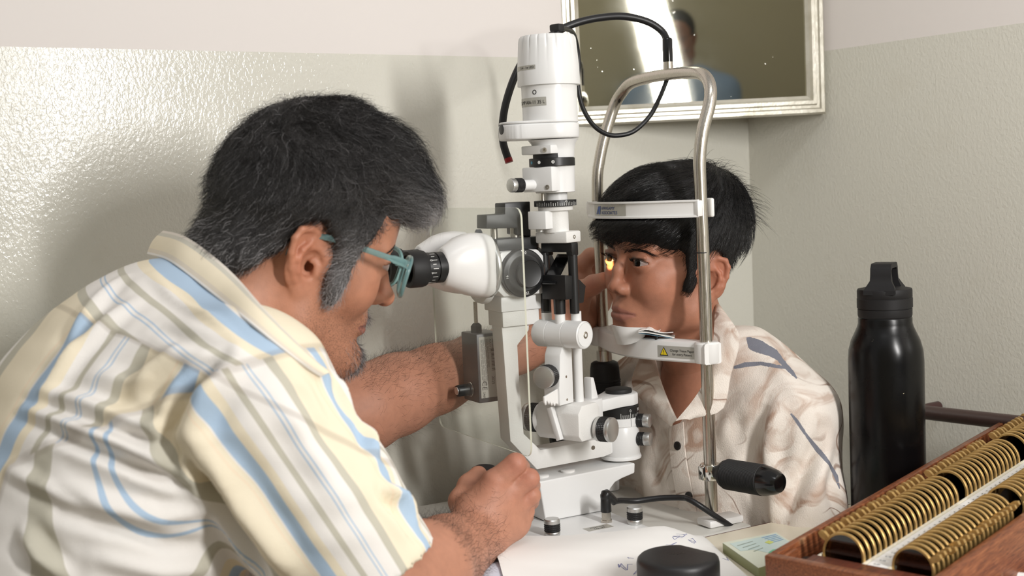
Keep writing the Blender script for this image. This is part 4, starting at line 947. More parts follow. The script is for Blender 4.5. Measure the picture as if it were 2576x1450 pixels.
# ================================================================ the boy
B_POS, B_YAW, B_PIT, B_ROL, B_SC = V3((.2130, 1.6375, 1.0468)), math.radians(208.8), math.radians(-4.2), math.radians(-4.0), .998
B_R = Rzyx(B_YAW, B_PIT, B_ROL)
def bw(p): return B_POS + (B_R @ (np.atleast_2d(p) * .001 * B_SC).T).T       # head millimetres -> world
def bl(p): return (B_R.T @ ((np.atleast_2d(p) - B_POS).T)).T / (.001 * B_SC)
boy = link('person', None); boy.location = (.31, 1.70, 0)
tag(boy, 'boy with black hair in a patterned off-white shirt resting his chin on the chin bar', 'person')
bpy.context.view_layer.update()
def own(o, par): o.parent = par; o.matrix_parent_inverse = par.matrix_basis.inverted() if par.parent is None else par.matrix_world.inverted(); return o
TF = V3((-.79, -.613, 0)); TL = V3((.613, -.79, 0)); TC = V3((.265, 1.683, 0)); TZ = V3((0, 0, 1))   # chest: ahead, its left, centre
def tw(f, l, z): return TC + TF * f + TL * l + TZ * z
neck = tw(.025, 0, .905); nl = bl(neck)[0]
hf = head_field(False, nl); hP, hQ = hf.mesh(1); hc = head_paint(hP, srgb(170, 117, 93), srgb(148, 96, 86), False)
# hidden torso, arms and legs so that the figure goes on under the clothes
bf = Field((-.1, 1.2, .02), (.62, 2.0, 1.02), .007)
RT_ = np.stack([TF, TL, TZ], 1)
bf.ell(tw(0, 0, .76), (.068, .115, .17), R=RT_); bf.ell(tw(0, 0, .58), (.08, .115, .13), .05, R=RT_); bf.cap(tw(.02, 0, .84), neck, .055, .045, .05)
elb = {}
for s in (1, -1):
    sh = tw(.0, s * .136, .850); el = tw(.02, s * .166, .66); wr = tw(.20, s * .11, .60); elb[s] = (sh, el)
    bf.chain([sh, el, wr], [.036, .030, .024], .03); bf.ell(wr + TF * .05, (.05, .035, .02), .02, R=RT_)
    bf.chain([tw(.0, s * .07, .52), tw(.36, s * .085, .50), tw(.37, s * .085, .09)], [.075, .055, .038], .03); bf.cap(tw(.35, s * .085, .06), tw(.47, s * .09, .05), .035, .028, .03)
bP, bQ = bf.mesh(2)
aP, aQ = join([(bw(hP), hQ), (bP, bQ)]); ac = np.concatenate([hc, np.tile(np.array(srgb(172, 119, 95)), (len(bP), 1))])
bb = raw_mesh('body', aP, aQ, M_SKIN, None, {'tint': ac, 'stubble': np.zeros(len(aP))}); own(bb, boy)
class _Par: pass
eh = link('eyes_anchor', None); bpy.data.objects.remove(eh)
_before = set(bpy.data.objects); eyes(None, B_POS, B_R, B_SC, (1, .12, -.02))
for o in set(bpy.data.objects) - _before:
    mw = o.matrix_basis.copy(); o.parent = boy; o.matrix_parent_inverse = Matrix.Translation(-boy.location); o.matrix_basis = mw
# trousers and shoes are below the table top
tf = Field((-.15, 1.15, 0), (.62, 2.0, .75), .009)
tf.ell(tw(0, 0, .58), (.10, .135, .12), R=RT_)
for s in (1, -1): tf.chain([tw(.0, s * .07, .53), tw(.36, s * .085, .51), tw(.37, s * .085, .11)], [.088, .07, .058], .04)
tP, tQ = tf.mesh(2); M_DENIM = mat('dark_denim', srgb(52, 58, 72), .8); own(raw_mesh('trousers', tP, tQ, M_DENIM), boy)
# ---- hair
hv = Field((-122, -100, -75), (118, 100, 150), 1.8)
hv.ell((-6, 0, 36), (84, 77, 87)); hv.ell((34, 0, 58), (63, 65, 60), 25); hv.ell((-30, 0, 58), (58, 70, 66), 25); hv.ell((64, 8, 58), (34, 60, 34), 18); hv.ell((70, -22, 42), (30, 44, 26), 14)
for s in (1, -1): hv.ell((24, s * 57, 0), (17, 13, 40), 10); hv.ell((-38, s * 36, -8), (32, 32, 32), 14)
sl, g = hv._sl((-200,) * 3, (200,) * 3, 0)
X_, Y_, Z_ = g; y_ = np.abs(Y_)
line = np.where(X_ > 44, 21 + np.maximum(0, y_ - 30) * .1 - np.maximum(0, y_ - 46) * .4, np.where(X_ > 31, 21 - (44 - X_) * .6, np.where(X_ > 9, -33 + (X_ - 20) * .3, np.where(X_ > -22, 8 + 14 * np.exp(-((X_ + 6) / 14) ** 2), 8 - (-22 - X_) * 1.0))))
_k0 = np.sqrt(((X_ + 2) / 81.5) ** 2 + (Y_ / 75.5) ** 2 + ((Z_ - 35) / 79.5) ** 2); _inf = (_k0 - 1) * 76
hv.v = np.where(X_ < 2, np.maximum(hv.v, _inf - np.maximum(0, Z_ - 12) * .6), hv.v).astype(np.float32)
line = line + 2.5 * np.sin(Y_ * .24 + X_ * .1)
hv.v = np.maximum(hv.v, (line - Z_) * .7).astype(np.float32)
for s in (1, -1): hv.ell((-6, s * 84, -12), (17, 22, 34), 6, True)
# the forehead band presses a groove into the hair
Wx = bw(np.stack(np.broadcast_arrays(X_, Y_, Z_), -1).reshape(-1, 3)) - ORG; _a, _b, _h = Wx @ U_AX, Wx @ V_AX, Wx[:, 2]
_g = np.maximum(_a - (.045 - .050 * np.cos(np.pi * np.clip(_b / .122, -1, 1) / 2 * .98)) - .0042, np.abs(_h - .388) - .0125).reshape(hv.v.shape) * 1000
_c = -_g; _hh = np.maximum(6 - np.abs(hv.v - _c), 0) / 6; hv.v = (np.maximum(hv.v, _c) + _hh * _hh * 1.5).astype(np.float32)
gP, gQ = hv.mesh(2); gW = bw(gP); M_BOYHAIR = hairmat('black_hair', .24, .45)
hn = vnormals(gP, gQ)
rng = np.random.default_rng(11)
gap = mat('scalp_hair', srgb(13, 12, 13), .5); _n = N(gap); _n.bump(_n.noise(_n.n('ShaderNodeMapping', {'Vector': _n.pos(), 'Scale': (400, 400, 90)}).outputs[0], 3, 3), .6, .003)
hair = raw_mesh('hair', gW, gQ, gap); own(hair, boy)
bvl = bvh_of(gW, gQ); crown = bw((-52, 5, 118))[0]; fwdw = B_R @ V3((1, 0, 0)); leftw = B_R @ V3((0, 1, 0)); upw = B_R @ V3((0, 0, 1))
def boy_flow(p):
    l = bl(p); d = p - crown; d /= np.maximum(np.linalg.norm(d, axis=1, keepdims=True), 1e-6)
    fr = np.clip((l[:, 0] + 20) / 70, 0, 1)[:, None]
    cl = np.sin(l[:, 1] * .16 + l[:, 0] * .05)[:, None]
    return d * 1.0 + fr * (fwdw * .3 - leftw * .75 + leftw * .30 * cl) - upw * (.35 + .35 * np.clip((40 - l[:, 2]) / 60, 0, 1))[:, None]
def pick(P_, w, n, rng): return rng.choice(len(P_), n, p=w / w.sum())
w = np.where(gP[:, 2] > -70, 1.0, 0.0) * (np.abs(hn[:, 2]) + .6); idx = pick(gP, w, 9000, rng); rt = gW[idx] + rng.normal(size=(9000, 3)) * .001
ln = np.where(gP[idx][:, 2] > 25, .036, np.where(gP[idx][:, 0] < 0, .006, .012)) * (.6 + .8 * rng.random(9000)); sh_ = rng.random((9000, 1)); colr = np.array(srgb(11, 10, 10)) * (1 - sh_ * .3) + np.array(srgb(36, 33, 32)) * sh_ * .25
Lh = comb(bvl, rt, boy_flow, ln, 6, .0012 + .0022 * rng.random(9000), .16, rng)
def off_band(L):
    W_ = L.reshape(-1, 3) - ORG; a_, b_, h_ = W_ @ U_AX, W_ @ V_AX, W_[:, 2]; lim = .045 - .050 * np.cos(np.pi * np.clip(b_ / .122, -1, 1) / 2 * .98) + .0036
    k_ = (np.abs(h_ - .388) < .0135) & (a_ < lim) & (np.abs(b_) < .12); W_ = L.reshape(-1, 3).copy(); W_[k_] += U_AX * (lim - a_)[k_][:, None]; return W_.reshape(L.shape)
Lh = off_band(Lh)
own(strands('hair_strands', Lh, M_BOYHAIR, None, colr, .00020 + .00012 * rng.random(9000), kind='stuff'), hair)
# loose tips over the crown and the back, and curls on the forehead
w = (gP[:, 2] > 55) * np.clip((20 - gP[:, 0]) / 60, 0, 1) + .0001; idx = pick(gP, w, 700, rng); rt = gW[idx]; nn = (B_R @ hn[idx].T).T
dirs = nn * .55 + (-fwdw) * .8 + rng.normal(size=(700, 3)) * .35; dirs /= np.linalg.norm(dirs, axis=1, keepdims=True)
t = np.linspace(0, 1, 7)[None, :, None]; ll = (.012 + .030 * rng.random(700) ** 2)[:, None, None]
Lt = rt[:, None] + dirs[:, None] * ll * t + (-upw)[None, None] * ll * .45 * t ** 2
w = (gP[:, 0] > 70) * (gP[:, 2] < 40) + .0; idx = pick(gP, w.astype(float), 160, rng); rt2 = gW[idx]; d2 = -upw * .9 + fwdw * .25 + leftw * rng.normal(size=(160, 1)) * .6; l2 = (.006 + .009 * rng.random(160))[:, None, None]
Lc = rt2[:, None] + d2[:, None] * l2 * t + (leftw * 1.0)[None, None] * np.sin(t * 4 + rng.random(160)[:, None, None] * 6) * .0025 * t
own(strands('loose_strands', np.concatenate([Lt, Lc]), M_BOYHAIR, None, np.tile(np.array(srgb(20, 18, 18)), (860, 1)), .00022, kind='stuff'), hair)
# brows and lashes
bvh_h = bvh_of(bw(hP), hQ)
def brow(R, pos_w, sgn, n, col, ys, z0, arch, rr, rng, loc, bv):
    u_ = rng.random(n); y = ys[0] + (ys[1] - ys[0]) * u_; z = z0 + arch * np.sin(np.clip(u_ * 1.15, 0, 1) * math.pi * .8) - 2.5 * np.clip(u_ - .7, 0, 1) * 3 + rng.normal(size=n) * 1.5 * (1 - .6 * u_); x = 96 - .010 * (y - 10) ** 2 * .9
    L = np.zeros((n, 4, 3))
    for i in range(n):
        a = loc(np.array((x[i] + 10, sgn * y[i], z[i])))[0]; d = -(R @ V3((1, 0, 0))); hit = bv.ray_cast(Vector(a), Vector(d), .08)
        p0 = np.array(hit[0]) if hit[0] is not None else a; tg = R @ V3((-.35 - .5 * u_[i], sgn * .9, .45 - .9 * u_[i])); nn_ = np.array(hit[1]) if hit[0] is not None else R @ V3((1, 0, 0))
        for k in range(4): L[i, k] = p0 + tg * .0065 * k / 3 + nn_ * (.0004 + .0009 * k / 3)
    return L
Lb = np.concatenate([brow(B_R, B_POS, s, 330, None, (9, 53), 12.0, 4.5, 0, rng, bw, bvh_h) for s in (1, -1)])
lash = []
for s in (1, -1):
    for k in range(46):
        y = -14 + 28 * k / 45; zt_ = math.sqrt(max(0, 24.2 ** 2 - y * y)) - 19.3 + .05 * y; a = V3((71.0 + math.sqrt(max(1, 15.2 ** 2 - y * y)), s * 32.5 + s * y, zt_)); b_ = a + V3((5.5, s * y * .15, 1.2)); lash.append([a, a * .6 + b_ * .4 - V3((0, 0, .6)), a * .2 + b_ * .8 - V3((0, 0, .2)), b_ + V3((0, 0, .9))])
lash = bw(np.array(lash).reshape(-1, 3)).reshape(-1, 4, 3)
own(strands('eyebrows', Lb, M_BOYHAIR, None, np.tile(np.array(srgb(26, 20, 18)), (len(Lb), 1)), .00012, kind='stuff'), boy); own(strands('eyelashes', lash, M_BOYHAIR, None, np.tile(np.array(srgb(14, 11, 10)), (len(lash), 1)), .00020, kind='stuff'), boy)
# ---- the boy's shirt
M_SHIRT_B = mat('marbled_crepe', srgb(222, 212, 202), .85, 0, .2)
_n = N(M_SHIRT_B); _p = _n.pos(); _w = _n.n('ShaderNodeTexNoise', {'Vector': _p, 'Scale': 7.0, 'Detail': 2.0}).outputs['Color']
_pw = _n.n('ShaderNodeMapping', {'Vector': _n.n('ShaderNodeMix', {0: .30, 6: _p, 7: _w}, data_type='RGBA').outputs[2], 'Scale': (1, 1, .75)}).outputs[0]
_s1 = _n.noise(_pw, 17, 3, .55, 1.2); _s2 = _n.noise(_pw, 6, 2, .5, 1.5); _s3 = _n.noise(_p, 14, 3)
_sm = _n.ramp(_s1, [(.50, 0.0), (.66, .85)]); _c = _n.mix(_n.math('MULTIPLY', _sm, _n.ramp(_s3, [(.35, 0.2), (.6, 1.0)])), srgb(232, 223, 213), srgb(172, 138, 116))
_ln = _n.math('ABSOLUTE', _n.math('SUBTRACT', _n.noise(_pw, 9, 1, .4, .8), .5)); _fine = _n.ramp(_ln, [(0, .75), (.010, .55), (.016, 0.0)]); _c = _n.mix(_n.math('MULTIPLY', _fine, _n.ramp(_n.noise(_p, 11, 1), [(.45, 0.0), (.55, 1.0)])), _c, srgb(128, 92, 72))
_bl = _n.attr('blue'); _c = _n.mix(_n.ramp(_bl, [(.42, 0.0), (.58, 1.0)]), _c, srgb(124, 126, 136)); _n.to(_c, 'Base Color')
_n.bump(_n.math('ADD', _n.noise(_n.n('ShaderNodeMapping', {'Vector': _p, 'Scale': (1, 1, .5)}).outputs[0], 900, 2), _n.math('MULTIPLY', _n.noise(_p, 60, 3), .35)), .4, .0015)
sf = Field((.08, 1.36, .54), (.60, 1.98, 1.0), .0036)
sf.ell(tw(0, 0, .765), (.088, .132, .172), R=RT_); sf.ell(tw(.012, 0, .60), (.098, .128, .15), .05, R=RT_)
sf.ell(tw(-.028, 0, .86), (.07, .12, .075), .05, R=RT_)
for s in (1, -1):
    sh, el = elb[s]; sf.cap(tw(.0, s * .05, .915), sh + TZ * .002, .038, .048, .05); sf.cap(sh, el + TL * s * .006 - TZ * .03, .050, .057, .035)
nk0, nk1 = neck - TZ * .02, bw((-20, 0, -70))[0]
sf.cap(nk0 + TF * .006, nk1, .046, .050, .008, True); sf.cap(tw(.075, 0, .915), tw(.115, .004, .862), .028, .003, .006, True)
sP, sQ = sf.mesh(2)
def fold(P_, N_, bv, px_pts, amp, wid, d0=None):
    """a crease pressed along a line seen in the photograph, worked into the cloth itself"""
    pts = []
    for x, y in px_pts:
        r = ray(x, y); hit = bv.ray_cast(Vector(CAM), Vector(r / np.linalg.norm(r)))
        if hit[0] is not None: pts.append(np.array(hit[0]))
    if len(pts) < 2: return P_
    best = np.full(len(P_), 9.0); tt = np.zeros(len(P_))
    for i in range(len(pts) - 1):
        a, b = pts[i], pts[i + 1]; ba = b - a; t = np.clip((P_ - a) @ ba / max(ba @ ba, 1e-9), 0, 1); d = np.linalg.norm(P_ - a - t[:, None] * ba, axis=1); m = d < best; best[m] = d[m]; tt[m] = (i + t[m]) / (len(pts) - 1)
    e = np.clip(np.sin(np.clip(tt, 0.02, .98) * math.pi), 0, 1) ** .5
    return P_ + N_ * (amp * np.exp(-(best / wid) ** 2) * e - amp * .45 * np.exp(-((best - wid * 1.6) / wid) ** 2) * e)[:, None]
sN = vnormals(sP, sQ); sB = bvh_of(sP, sQ)
for ln, am, wi in (([(2068, 1085), (2040, 1160), (1990, 1250), (1960, 1330)], -.010, .011), ([(2075, 1120), (2050, 1220), (2030, 1320)], .007, .012), ([(1925, 1010), (1905, 1100), (1900, 1200), (1925, 1320)], -.011, .012), ([(1950, 1030), (1930, 1130), (1945, 1230)], .007, .012),
                   ([(1830, 1060), (1850, 1150), (1835, 1260)], .006, .014), ([(1640, 1090), (1620, 1180), (1640, 1290)], .006, .014), ([(1880, 1010), (1840, 1050), (1800, 1130)], .006, .013), ([(2085, 1200), (2100, 1260), (2110, 1310)], -.006, .010), ([(1590, 950), (1575, 1050)], .006, .016), ([(1900, 870), (1960, 930), (2020, 1010)], .004, .012)):
    sP = fold(sP, sN, sB, ln, am, wi)
sP = sP + sN * (.0016 * vnoise(sP, 55, 5) + .0008 * vnoise(sP, 120, 6))[:, None]; sN = vnormals(sP, sQ); sB = bvh_of(sP, sQ)
def hit_px(bv, x, y, off, dflt=None):
    r = ray(x, y); r = r / np.linalg.norm(r); h_ = bv.ray_cast(Vector(CAM), Vector(r))
    if h_[0] is None or (dflt is not None and np.linalg.norm(np.array(h_[0]) - P(x, y, dflt)) > .05): return P(x, y, dflt) if dflt else None
    return np.array(h_[0]) + np.array(h_[1]) * off
def paint_strokes(P_, bv, strokes):
    c = np.zeros(len(P_))
    for pts in strokes:
        pts = [tuple(a_ + (b_ - a_) * k / 6 for a_, b_ in zip(p0, p1)) for p0, p1 in zip(pts[:-1], pts[1:]) for k in range(6)] + [pts[-1]]
        q = [(hit_px(bv, x, y, 0), w_) for x, y, w_ in pts]; q = [(a, w_) for a, w_ in q if a is not None]
        for (a, wa), (b, wb) in zip(q[:-1], q[1:]):
            ba = b - a; t = np.clip((P_ - a) @ ba / max(ba @ ba, 1e-9), 0, 1); d = np.linalg.norm(P_ - a - t[:, None] * ba, axis=1); w_ = wa + (wb - wa) * t; c = np.maximum(c, np.clip(.5 + (w_ - d) / .0035, 0, 1))
    return c
strk = [[(1885, 853, .004), (1905, 868, .012), (1940, 885, .011), (1962, 905, .006), (1985, 930, .006), (2004, 953, .001)], [(1848, 925, .002), (1875, 918, .0035), (1915, 915, .0025), (1970, 925, .003)], [(1857, 868, .001), (1838, 890, .002), (1832, 930, .0015)],
        [(1985, 1035, .0008), (2003, 1058, .0022), (2030, 1098, .0018), (2055, 1130, .0030), (2085, 1165, .0026), (2104, 1200, .0030), (2112, 1232, .0008)], [(1625, 985, .0015), (1640, 978, .0015), (1655, 990, .0012)]]
bs = raw_mesh('shirt', sP, sQ, M_SHIRT_B, None, {'blue': paint_strokes(sP, sB, strk)}); own(bs, boy)
def cloth_strip(name, A_, B_, bv, offa, offb, m, parent, th=.0022, n=16, mid=.002, attrs=None, stripe=None):
    """a flap of cloth between two lines (pixel x, y, fallback depth): it lies on the cloth below it and has its own thickness"""
    def line(L_, off):
        q = [hit_px(bv, x, y, off, d) for x, y, d in L_]; q, _ = catmull([Vector(p_) for p_ in q], [0] * len(q), 8); q = [np.array(p_) for p_ in q]; cum = np.concatenate([[0], np.cumsum([np.linalg.norm(b - a) for a, b in zip(q, q[1:])])]); return np.stack([np.interp(np.linspace(0, cum[-1], n), cum, [p_[i] for p_ in q]) for i in range(3)], 1)
    a, b = line(A_, offa), line(B_, offb); k = 7; G = np.stack([a + (b - a) * t + 0 for t in np.linspace(0, 1, k)], 1)
    nn = np.cross(np.gradient(G, axis=0), np.gradient(G, axis=1)); nn /= np.maximum(np.linalg.norm(nn, axis=2, keepdims=True), 1e-9); sg = np.sign((nn * (CAM - G)).sum(2, keepdims=True)).mean(); nn *= 1 if sg > 0 else -1
    G = G + nn * (mid * np.sin(np.linspace(0, math.pi, k)))[None, :, None]; V = np.concatenate([(G + nn * th / 2).reshape(-1, 3), (G - nn * th / 2).reshape(-1, 3)]); m0 = n * k; Q = []
    for i in range(n - 1):
        for j in range(k - 1): q = (i * k + j, i * k + j + 1, (i + 1) * k + j + 1, (i + 1) * k + j); Q += [q, tuple(m0 + t for t in q[::-1])]
        for j in (0, k - 1): Q.append((i * k + j, (i + 1) * k + j, m0 + (i + 1) * k + j, m0 + i * k + j))
    for i in (0, n - 1):
        for j in range(k - 1): Q.append((i * k + j, i * k + j + 1, m0 + i * k + j + 1, m0 + i * k + j))
    at = {k_: f_(V) for k_, f_ in (attrs or {}).items()}
    if stripe: at['stripe'] = stripe(np.tile(np.repeat(np.linspace(0, 1, n), k), 2), np.tile(np.tile(np.linspace(0, 1, k), n), 2))
    o = raw_mesh(name, V, np.array(Q), m, None, at); own(o, parent)
    b_ = bmesh.new(); b_.from_mesh(o.data); bmesh.ops.recalc_face_normals(b_, faces=b_.faces[:]); b_.to_mesh(o.data); b_.free(); o.data.set_sharp_from_angle(angle=math.radians(50))
    return o
def blu(L_): return {'blue': lambda V: paint_strokes(V, sB, L_)}
cloth_strip('collar', [(1799, 772, 1.63), (1796, 840, 1.58), (1790, 910, 1.555), (1770, 965, 1.55), (1742, 1010, 1.55), (1700, 1060, 1.55)], [(1812, 772, 1.63), (1857, 838, 1.57), (1856, 880, 1.545), (1838, 945, 1.54), (1817, 1032, 1.535), (1742, 1052, 1.545)], sB, .004, .006, M_SHIRT_B, bs, .003, 22, .003, blu([[(1803, 880, .003), (1808, 940, .005), (1815, 990, .0065), (1820, 1022, .004)]]))
cloth_strip('collar', [(1648, 902, 1.66), (1662, 960, 1.63), (1684, 1018, 1.60), (1702, 1058, 1.575)], [(1612, 900, 1.68), (1591, 966, 1.665), (1628, 1020, 1.64), (1690, 1072, 1.60)], sB, .004, .006, M_SHIRT_B, bs, .003, 18, .003, blu([[(1622, 990, .0015), (1640, 980, .0018), (1655, 992, .001)]]))
cloth_strip('placket', [(1688, 1075, None), (1690, 1150, None), (1702, 1230, None), (1718, 1310, None)], [(1722, 1062, None), (1728, 1150, None), (1742, 1230, None), (1758, 1310, None)], sB, .0022, .0022, M_SHIRT_B, bs, .0016, 18, .0012, blu([]))
M_BUTTON = mat('dark_button', srgb(28, 24, 24), .3)
for x, y in ((1709, 1122), (1737, 1248)):
    h_ = sB.ray_cast(Vector(CAM), Vector(ray(x, y)).normalized()); nn = h_[1]; q = h_[0] + nn * .0032
    mb = MB(); mb.lathe([(.0052, -.0012), (.0058, 0), (.0058, .0012), (.0050, .0018), (.0042, .0013), (.0005, .0013)], q, nn, 22)
    bt = mb.build('button', M_BUTTON, None); own(bt, bs)
# stool that carries him, under the table top
stool = empty('stool', (tw(.02, 0, 0)[0], tw(.02, 0, 0)[1], 0), 0, label='low dark stool the boy sits on, hidden behind the table', cat='stool')
MB().lathe([(.14, .405), (.15, .412), (.15, .440), (.14, .448)]).build('seat', M_DENIM, stool); MB().cyl((0, 0, .03), (0, 0, .41), .025).build('column', M_ALU, stool); MB().lathe([(.18, 0), (.18, .012), (.05, .035)]).build('foot', M_BLACK, stool)
# ================================================================ the doctor
D_POS, D_YAW, D_PIT, D_ROL, D_SC = V3((-.2166, 1.3194, 1.1072)), math.radians(22.5), math.radians(18.6), math.radians(7.5), 1.05
D_R = Rzyx(D_YAW, D_PIT, D_ROL)
def dw(p): return D_POS + (D_R @ (np.atleast_2d(p) * .001 * D_SC).T).T
def dl(p): return (D_R.T @ ((np.atleast_2d(p) - D_POS).T)).T / (.001 * D_SC)
man = link('person', None); man.location = (-.42, 1.22, 0); bpy.context.view_layer.update()
tag(man, 'grey-haired man in a striped short-sleeved shirt leaning to the eyepieces of the slit lamp', 'person')
NB_ = V3((-.340, 1.262, 1.01))                       # base of the neck
SPT = V3((-.46, -.25, -.85)); SPT /= np.linalg.norm(SPT)   # down the back
BK = -U_AX * .86 + V3((0, 0, .51)); BK -= SPT * (BK @ SPT); BK /= np.linalg.norm(BK); CR = np.cross(BK, SPT); CR = CR if CR @ V_AX > 0 else -CR   # out of the back / to his right
def mw_(t, c, b): return NB_ + SPT * t + CR * c + BK * b
RM_ = np.stack([SPT, CR, BK], 1)
SHN = P(612, 1008, 1.16); ELN = P(945, 1500, 1.17); SHF = mw_(.02, -.185, -.045)
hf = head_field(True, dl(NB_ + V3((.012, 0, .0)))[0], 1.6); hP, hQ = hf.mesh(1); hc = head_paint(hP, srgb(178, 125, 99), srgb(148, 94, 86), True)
_l = hP; stub = np.clip((1.0 * ((_l[:, 2] < -34) & (_l[:, 0] > -8)) * np.clip((-34 - _l[:, 2]) / 30, 0, 1) * np.clip((_l[:, 0] + 8) / 20, 0, 1)), 0, 1) * np.clip((_l[:, 2] + 145) / 25, 0, 1) * .55
stub = np.maximum(stub, np.clip((gs(_l, (90, 0, -98), (26, 22, 22)) + gs(_l, (96, 0, -54), (12, 26, 7))) * 1.3, 0, 1) * .9) * (1 - np.clip((hc[:, 1] < .1) * 1, 0, 1) * .3)
# ---- arms and hands
def finger(f, pts, rs, k=.003): f.chain(pts, rs, k)
nf_ = Field((-.2, 1.0, .70), (.06, 1.52, .99), .0019)
Wn = P(1196, 1352, 1.405)
nf_.chain([ELN, P(1060, 1440, 1.25), P(1120, 1400, 1.33), Wn], [.050, .049, .041, .0335], .012)
mcp = [P(1246, 1214, 1.405), P(1283, 1238, 1.412), P(1300, 1272, 1.42), P(1303, 1306, 1.43)]
for q, r0_, r1_ in zip(mcp, (.024, .023, .022, .021), (.0165, .0165, .0155, .0145)): nf_.cap(Wn + (q - Wn) * .12, q, r0_ + .003, r1_ - .0010, .009)
nf_.cap(P(1235, 1330, 1.41), P(1285, 1318, 1.43), .024, .020, .012); nf_.cap(P(1200, 1290, 1.41), P(1240, 1245, 1.42), .026, .020, .012)
nf_.chain([mcp[0], P(1297, 1168, 1.405), P(1309, 1178, 1.44), P(1288, 1205, 1.462)], [.0140, .0122, .0108, .0095], .0025)
nf_.chain([mcp[1], P(1331, 1205, 1.412), P(1336, 1222, 1.447), P(1300, 1236, 1.468)], [.0136, .0116, .0102, .0092], .0025)
nf_.chain([mcp[2], P(1335, 1247, 1.422), P(1334, 1262, 1.452), P(1302, 1266, 1.470)], [.0130, .0110, .0098, .0088], .0025)
nf_.chain([mcp[3], P(1322, 1288, 1.432), P(1322, 1300, 1.455), P(1298, 1300, 1.470)], [.0120, .0100, .0090, .0082], .0025)
nf_.chain([P(1190, 1310, 1.412), P(1163, 1262, 1.432), P(1180, 1222, 1.452), P(1203, 1196, 1.463)], [.022, .0150, .0125, .0108], .006)
nP, nQ = nf_.mesh(0)
ff = Field((-.36, 1.30, .80), (.22, 1.98, 1.14), .0024)
ELF = P(838, 1052, 1.515); WF = P(1378, 846, 1.725)
fdir = (WF - ELF)
ff.chain([SHF, ELF], [.06, .052], .03); ff.chain([ELF, P(905, 1030, 1.535), P(1000, 992, 1.575), P(1100, 953, 1.622), P(1200, 914, 1.668), P(1300, 876, 1.702), WF], [.0545, .053, .049, .0425, .0375, .033, .031], .012)
kn_ = [P(1462, 700, 1.772), P(1484, 712, 1.80), P(1500, 735, 1.815), P(1508, 762, 1.82)]
for q in kn_: ff.cap(WF + (q - WF) * .15, q, .026, .0175, .014)
ff.cap(P(1420, 822, 1.72), P(1476, 800, 1.765), .026, .024, .014); ff.cap(P(1470, 770, 1.765), P(1490, 812, 1.785), .024, .022, .014)
ff.chain([kn_[0], P(1463, 668, 1.765), P(1486, 645, 1.762), P(1512, 640, 1.752)], [.0150, .0128, .0115, .0100], .004)
ff.chain([kn_[1], P(1490, 676, 1.80), P(1518, 655, 1.795), P(1545, 652, 1.78)], [.0145, .0125, .0112, .0100], .004)
ff.chain([kn_[2], P(1515, 700, 1.82), P(1540, 690, 1.815), P(1560, 690, 1.80)], [.0140, .0118, .0105, .0092], .004)
ff.chain([kn_[3], P(1530, 740, 1.82), P(1552, 735, 1.815)], [.0125, .0105, .0090], .004)
ff.chain([P(1440, 800, 1.735), P(1464, 733, 1.705), P(1493, 717, 1.675), P(1520, 705, 1.655)], [.021, .0145, .0128, .0108], .006)
fP, fQ = ff.mesh(1)
# hidden trunk and legs
bf = Field((-.95, .78, .02), (.0, 1.65, 1.06), .009)
bf.ell(mw_(.14, 0, -.02), (.20, .165, .105), R=RM_); bf.ell(mw_(.34, 0, -.05), (.20, .16, .125), .05, R=RM_); bf.cap(NB_ - V3((0, 0, .03)), NB_ + SPT * .06 - BK * .02, .06, .08, .04)
bf.chain([SHN, ELN], [.05, .046], .03)
hip = mw_(.47, 0, -.06)
for s in (1, -1): bf.chain([hip + CR * s * .09, hip + CR * s * .12 + U_AX * .40 - V3((0, 0, .03)), hip * V3((1, 1, 0)) + CR * V3((1, 1, 0)) * s * .12 + U_AX * .40 + V3((0, 0, .09))], [.095, .07, .05], .04)
bP, bQ = bf.mesh(2)
aP, aQ = join([(dw(hP), hQ), (nP, nQ), (fP, fQ), (bP, bQ)])
sk = np.array(srgb(184, 131, 107))
def hand_tint(P_): 
    c = np.tile(sk, (len(P_), 1)); w = np.zeros(len(P_))
    for q in (mcp[0], mcp[1], P(1297, 1168, 1.40), P(1331, 1205, 1.41), P(1320, 1240, 1.42), P(1493, 717, 1.66)): w = np.maximum(w, .55 * np.exp(-(np.linalg.norm(P_ - q, axis=1) / .014) ** 2))
    return c * (1 - w[:, None]) + np.array(srgb(172, 104, 88)) * w[:, None]
ac = np.concatenate([hc, hand_tint(nP), hand_tint(fP), np.tile(sk, (len(bP), 1))])
mb_ = raw_mesh('body', aP, aQ, M_SKIN, None, {'tint': ac, 'stubble': np.concatenate([stub, np.zeros(len(aP) - len(hP))])}); own(mb_, man)
_before = set(bpy.data.objects); eyes(None, D_POS, D_R, D_SC, (1, 0, .05))
for o in set(bpy.data.objects) - _before: o.parent = man; o.matrix_parent_inverse = Matrix.Translation(-man.location)
tf = Field((-.98, .75, 0), (.0, 1.65, .62), .011)
tf.ell(hip, (.17, .19, .14), R=np.stack([U_AX, CR, V3((0, 0, 1))], 1))
for s in (1, -1): tf.chain([hip + CR * s * .09, hip + CR * s * .12 + U_AX * .40 - V3((0, 0, .03)), hip * V3((1, 1, 0)) + CR * V3((1, 1, 0)) * s * .12 + U_AX * .40 + V3((0, 0, .09))], [.115, .09, .07], .05)
tP, tQ = tf.mesh(2); own(raw_mesh('trousers', tP, tQ, mat('grey_trousers', srgb(82, 82, 88), .85)), man)
for s in (1, -1):
    q = hip * V3((1, 1, 0)) + CR * V3((1, 1, 0)) * s * .12 + U_AX * .43 - V3(tuple(man.location))
    sh_ = MB(); sh_.ball((q[0], q[1], .045), (.05, .045, .045)); sh_.ball((q[0] + U_AX[0] * .07, q[1] + U_AX[1] * .07, .035), (.085, .06, .035)); sh_.build('shoe', M_BLACK_GLOSS, man)
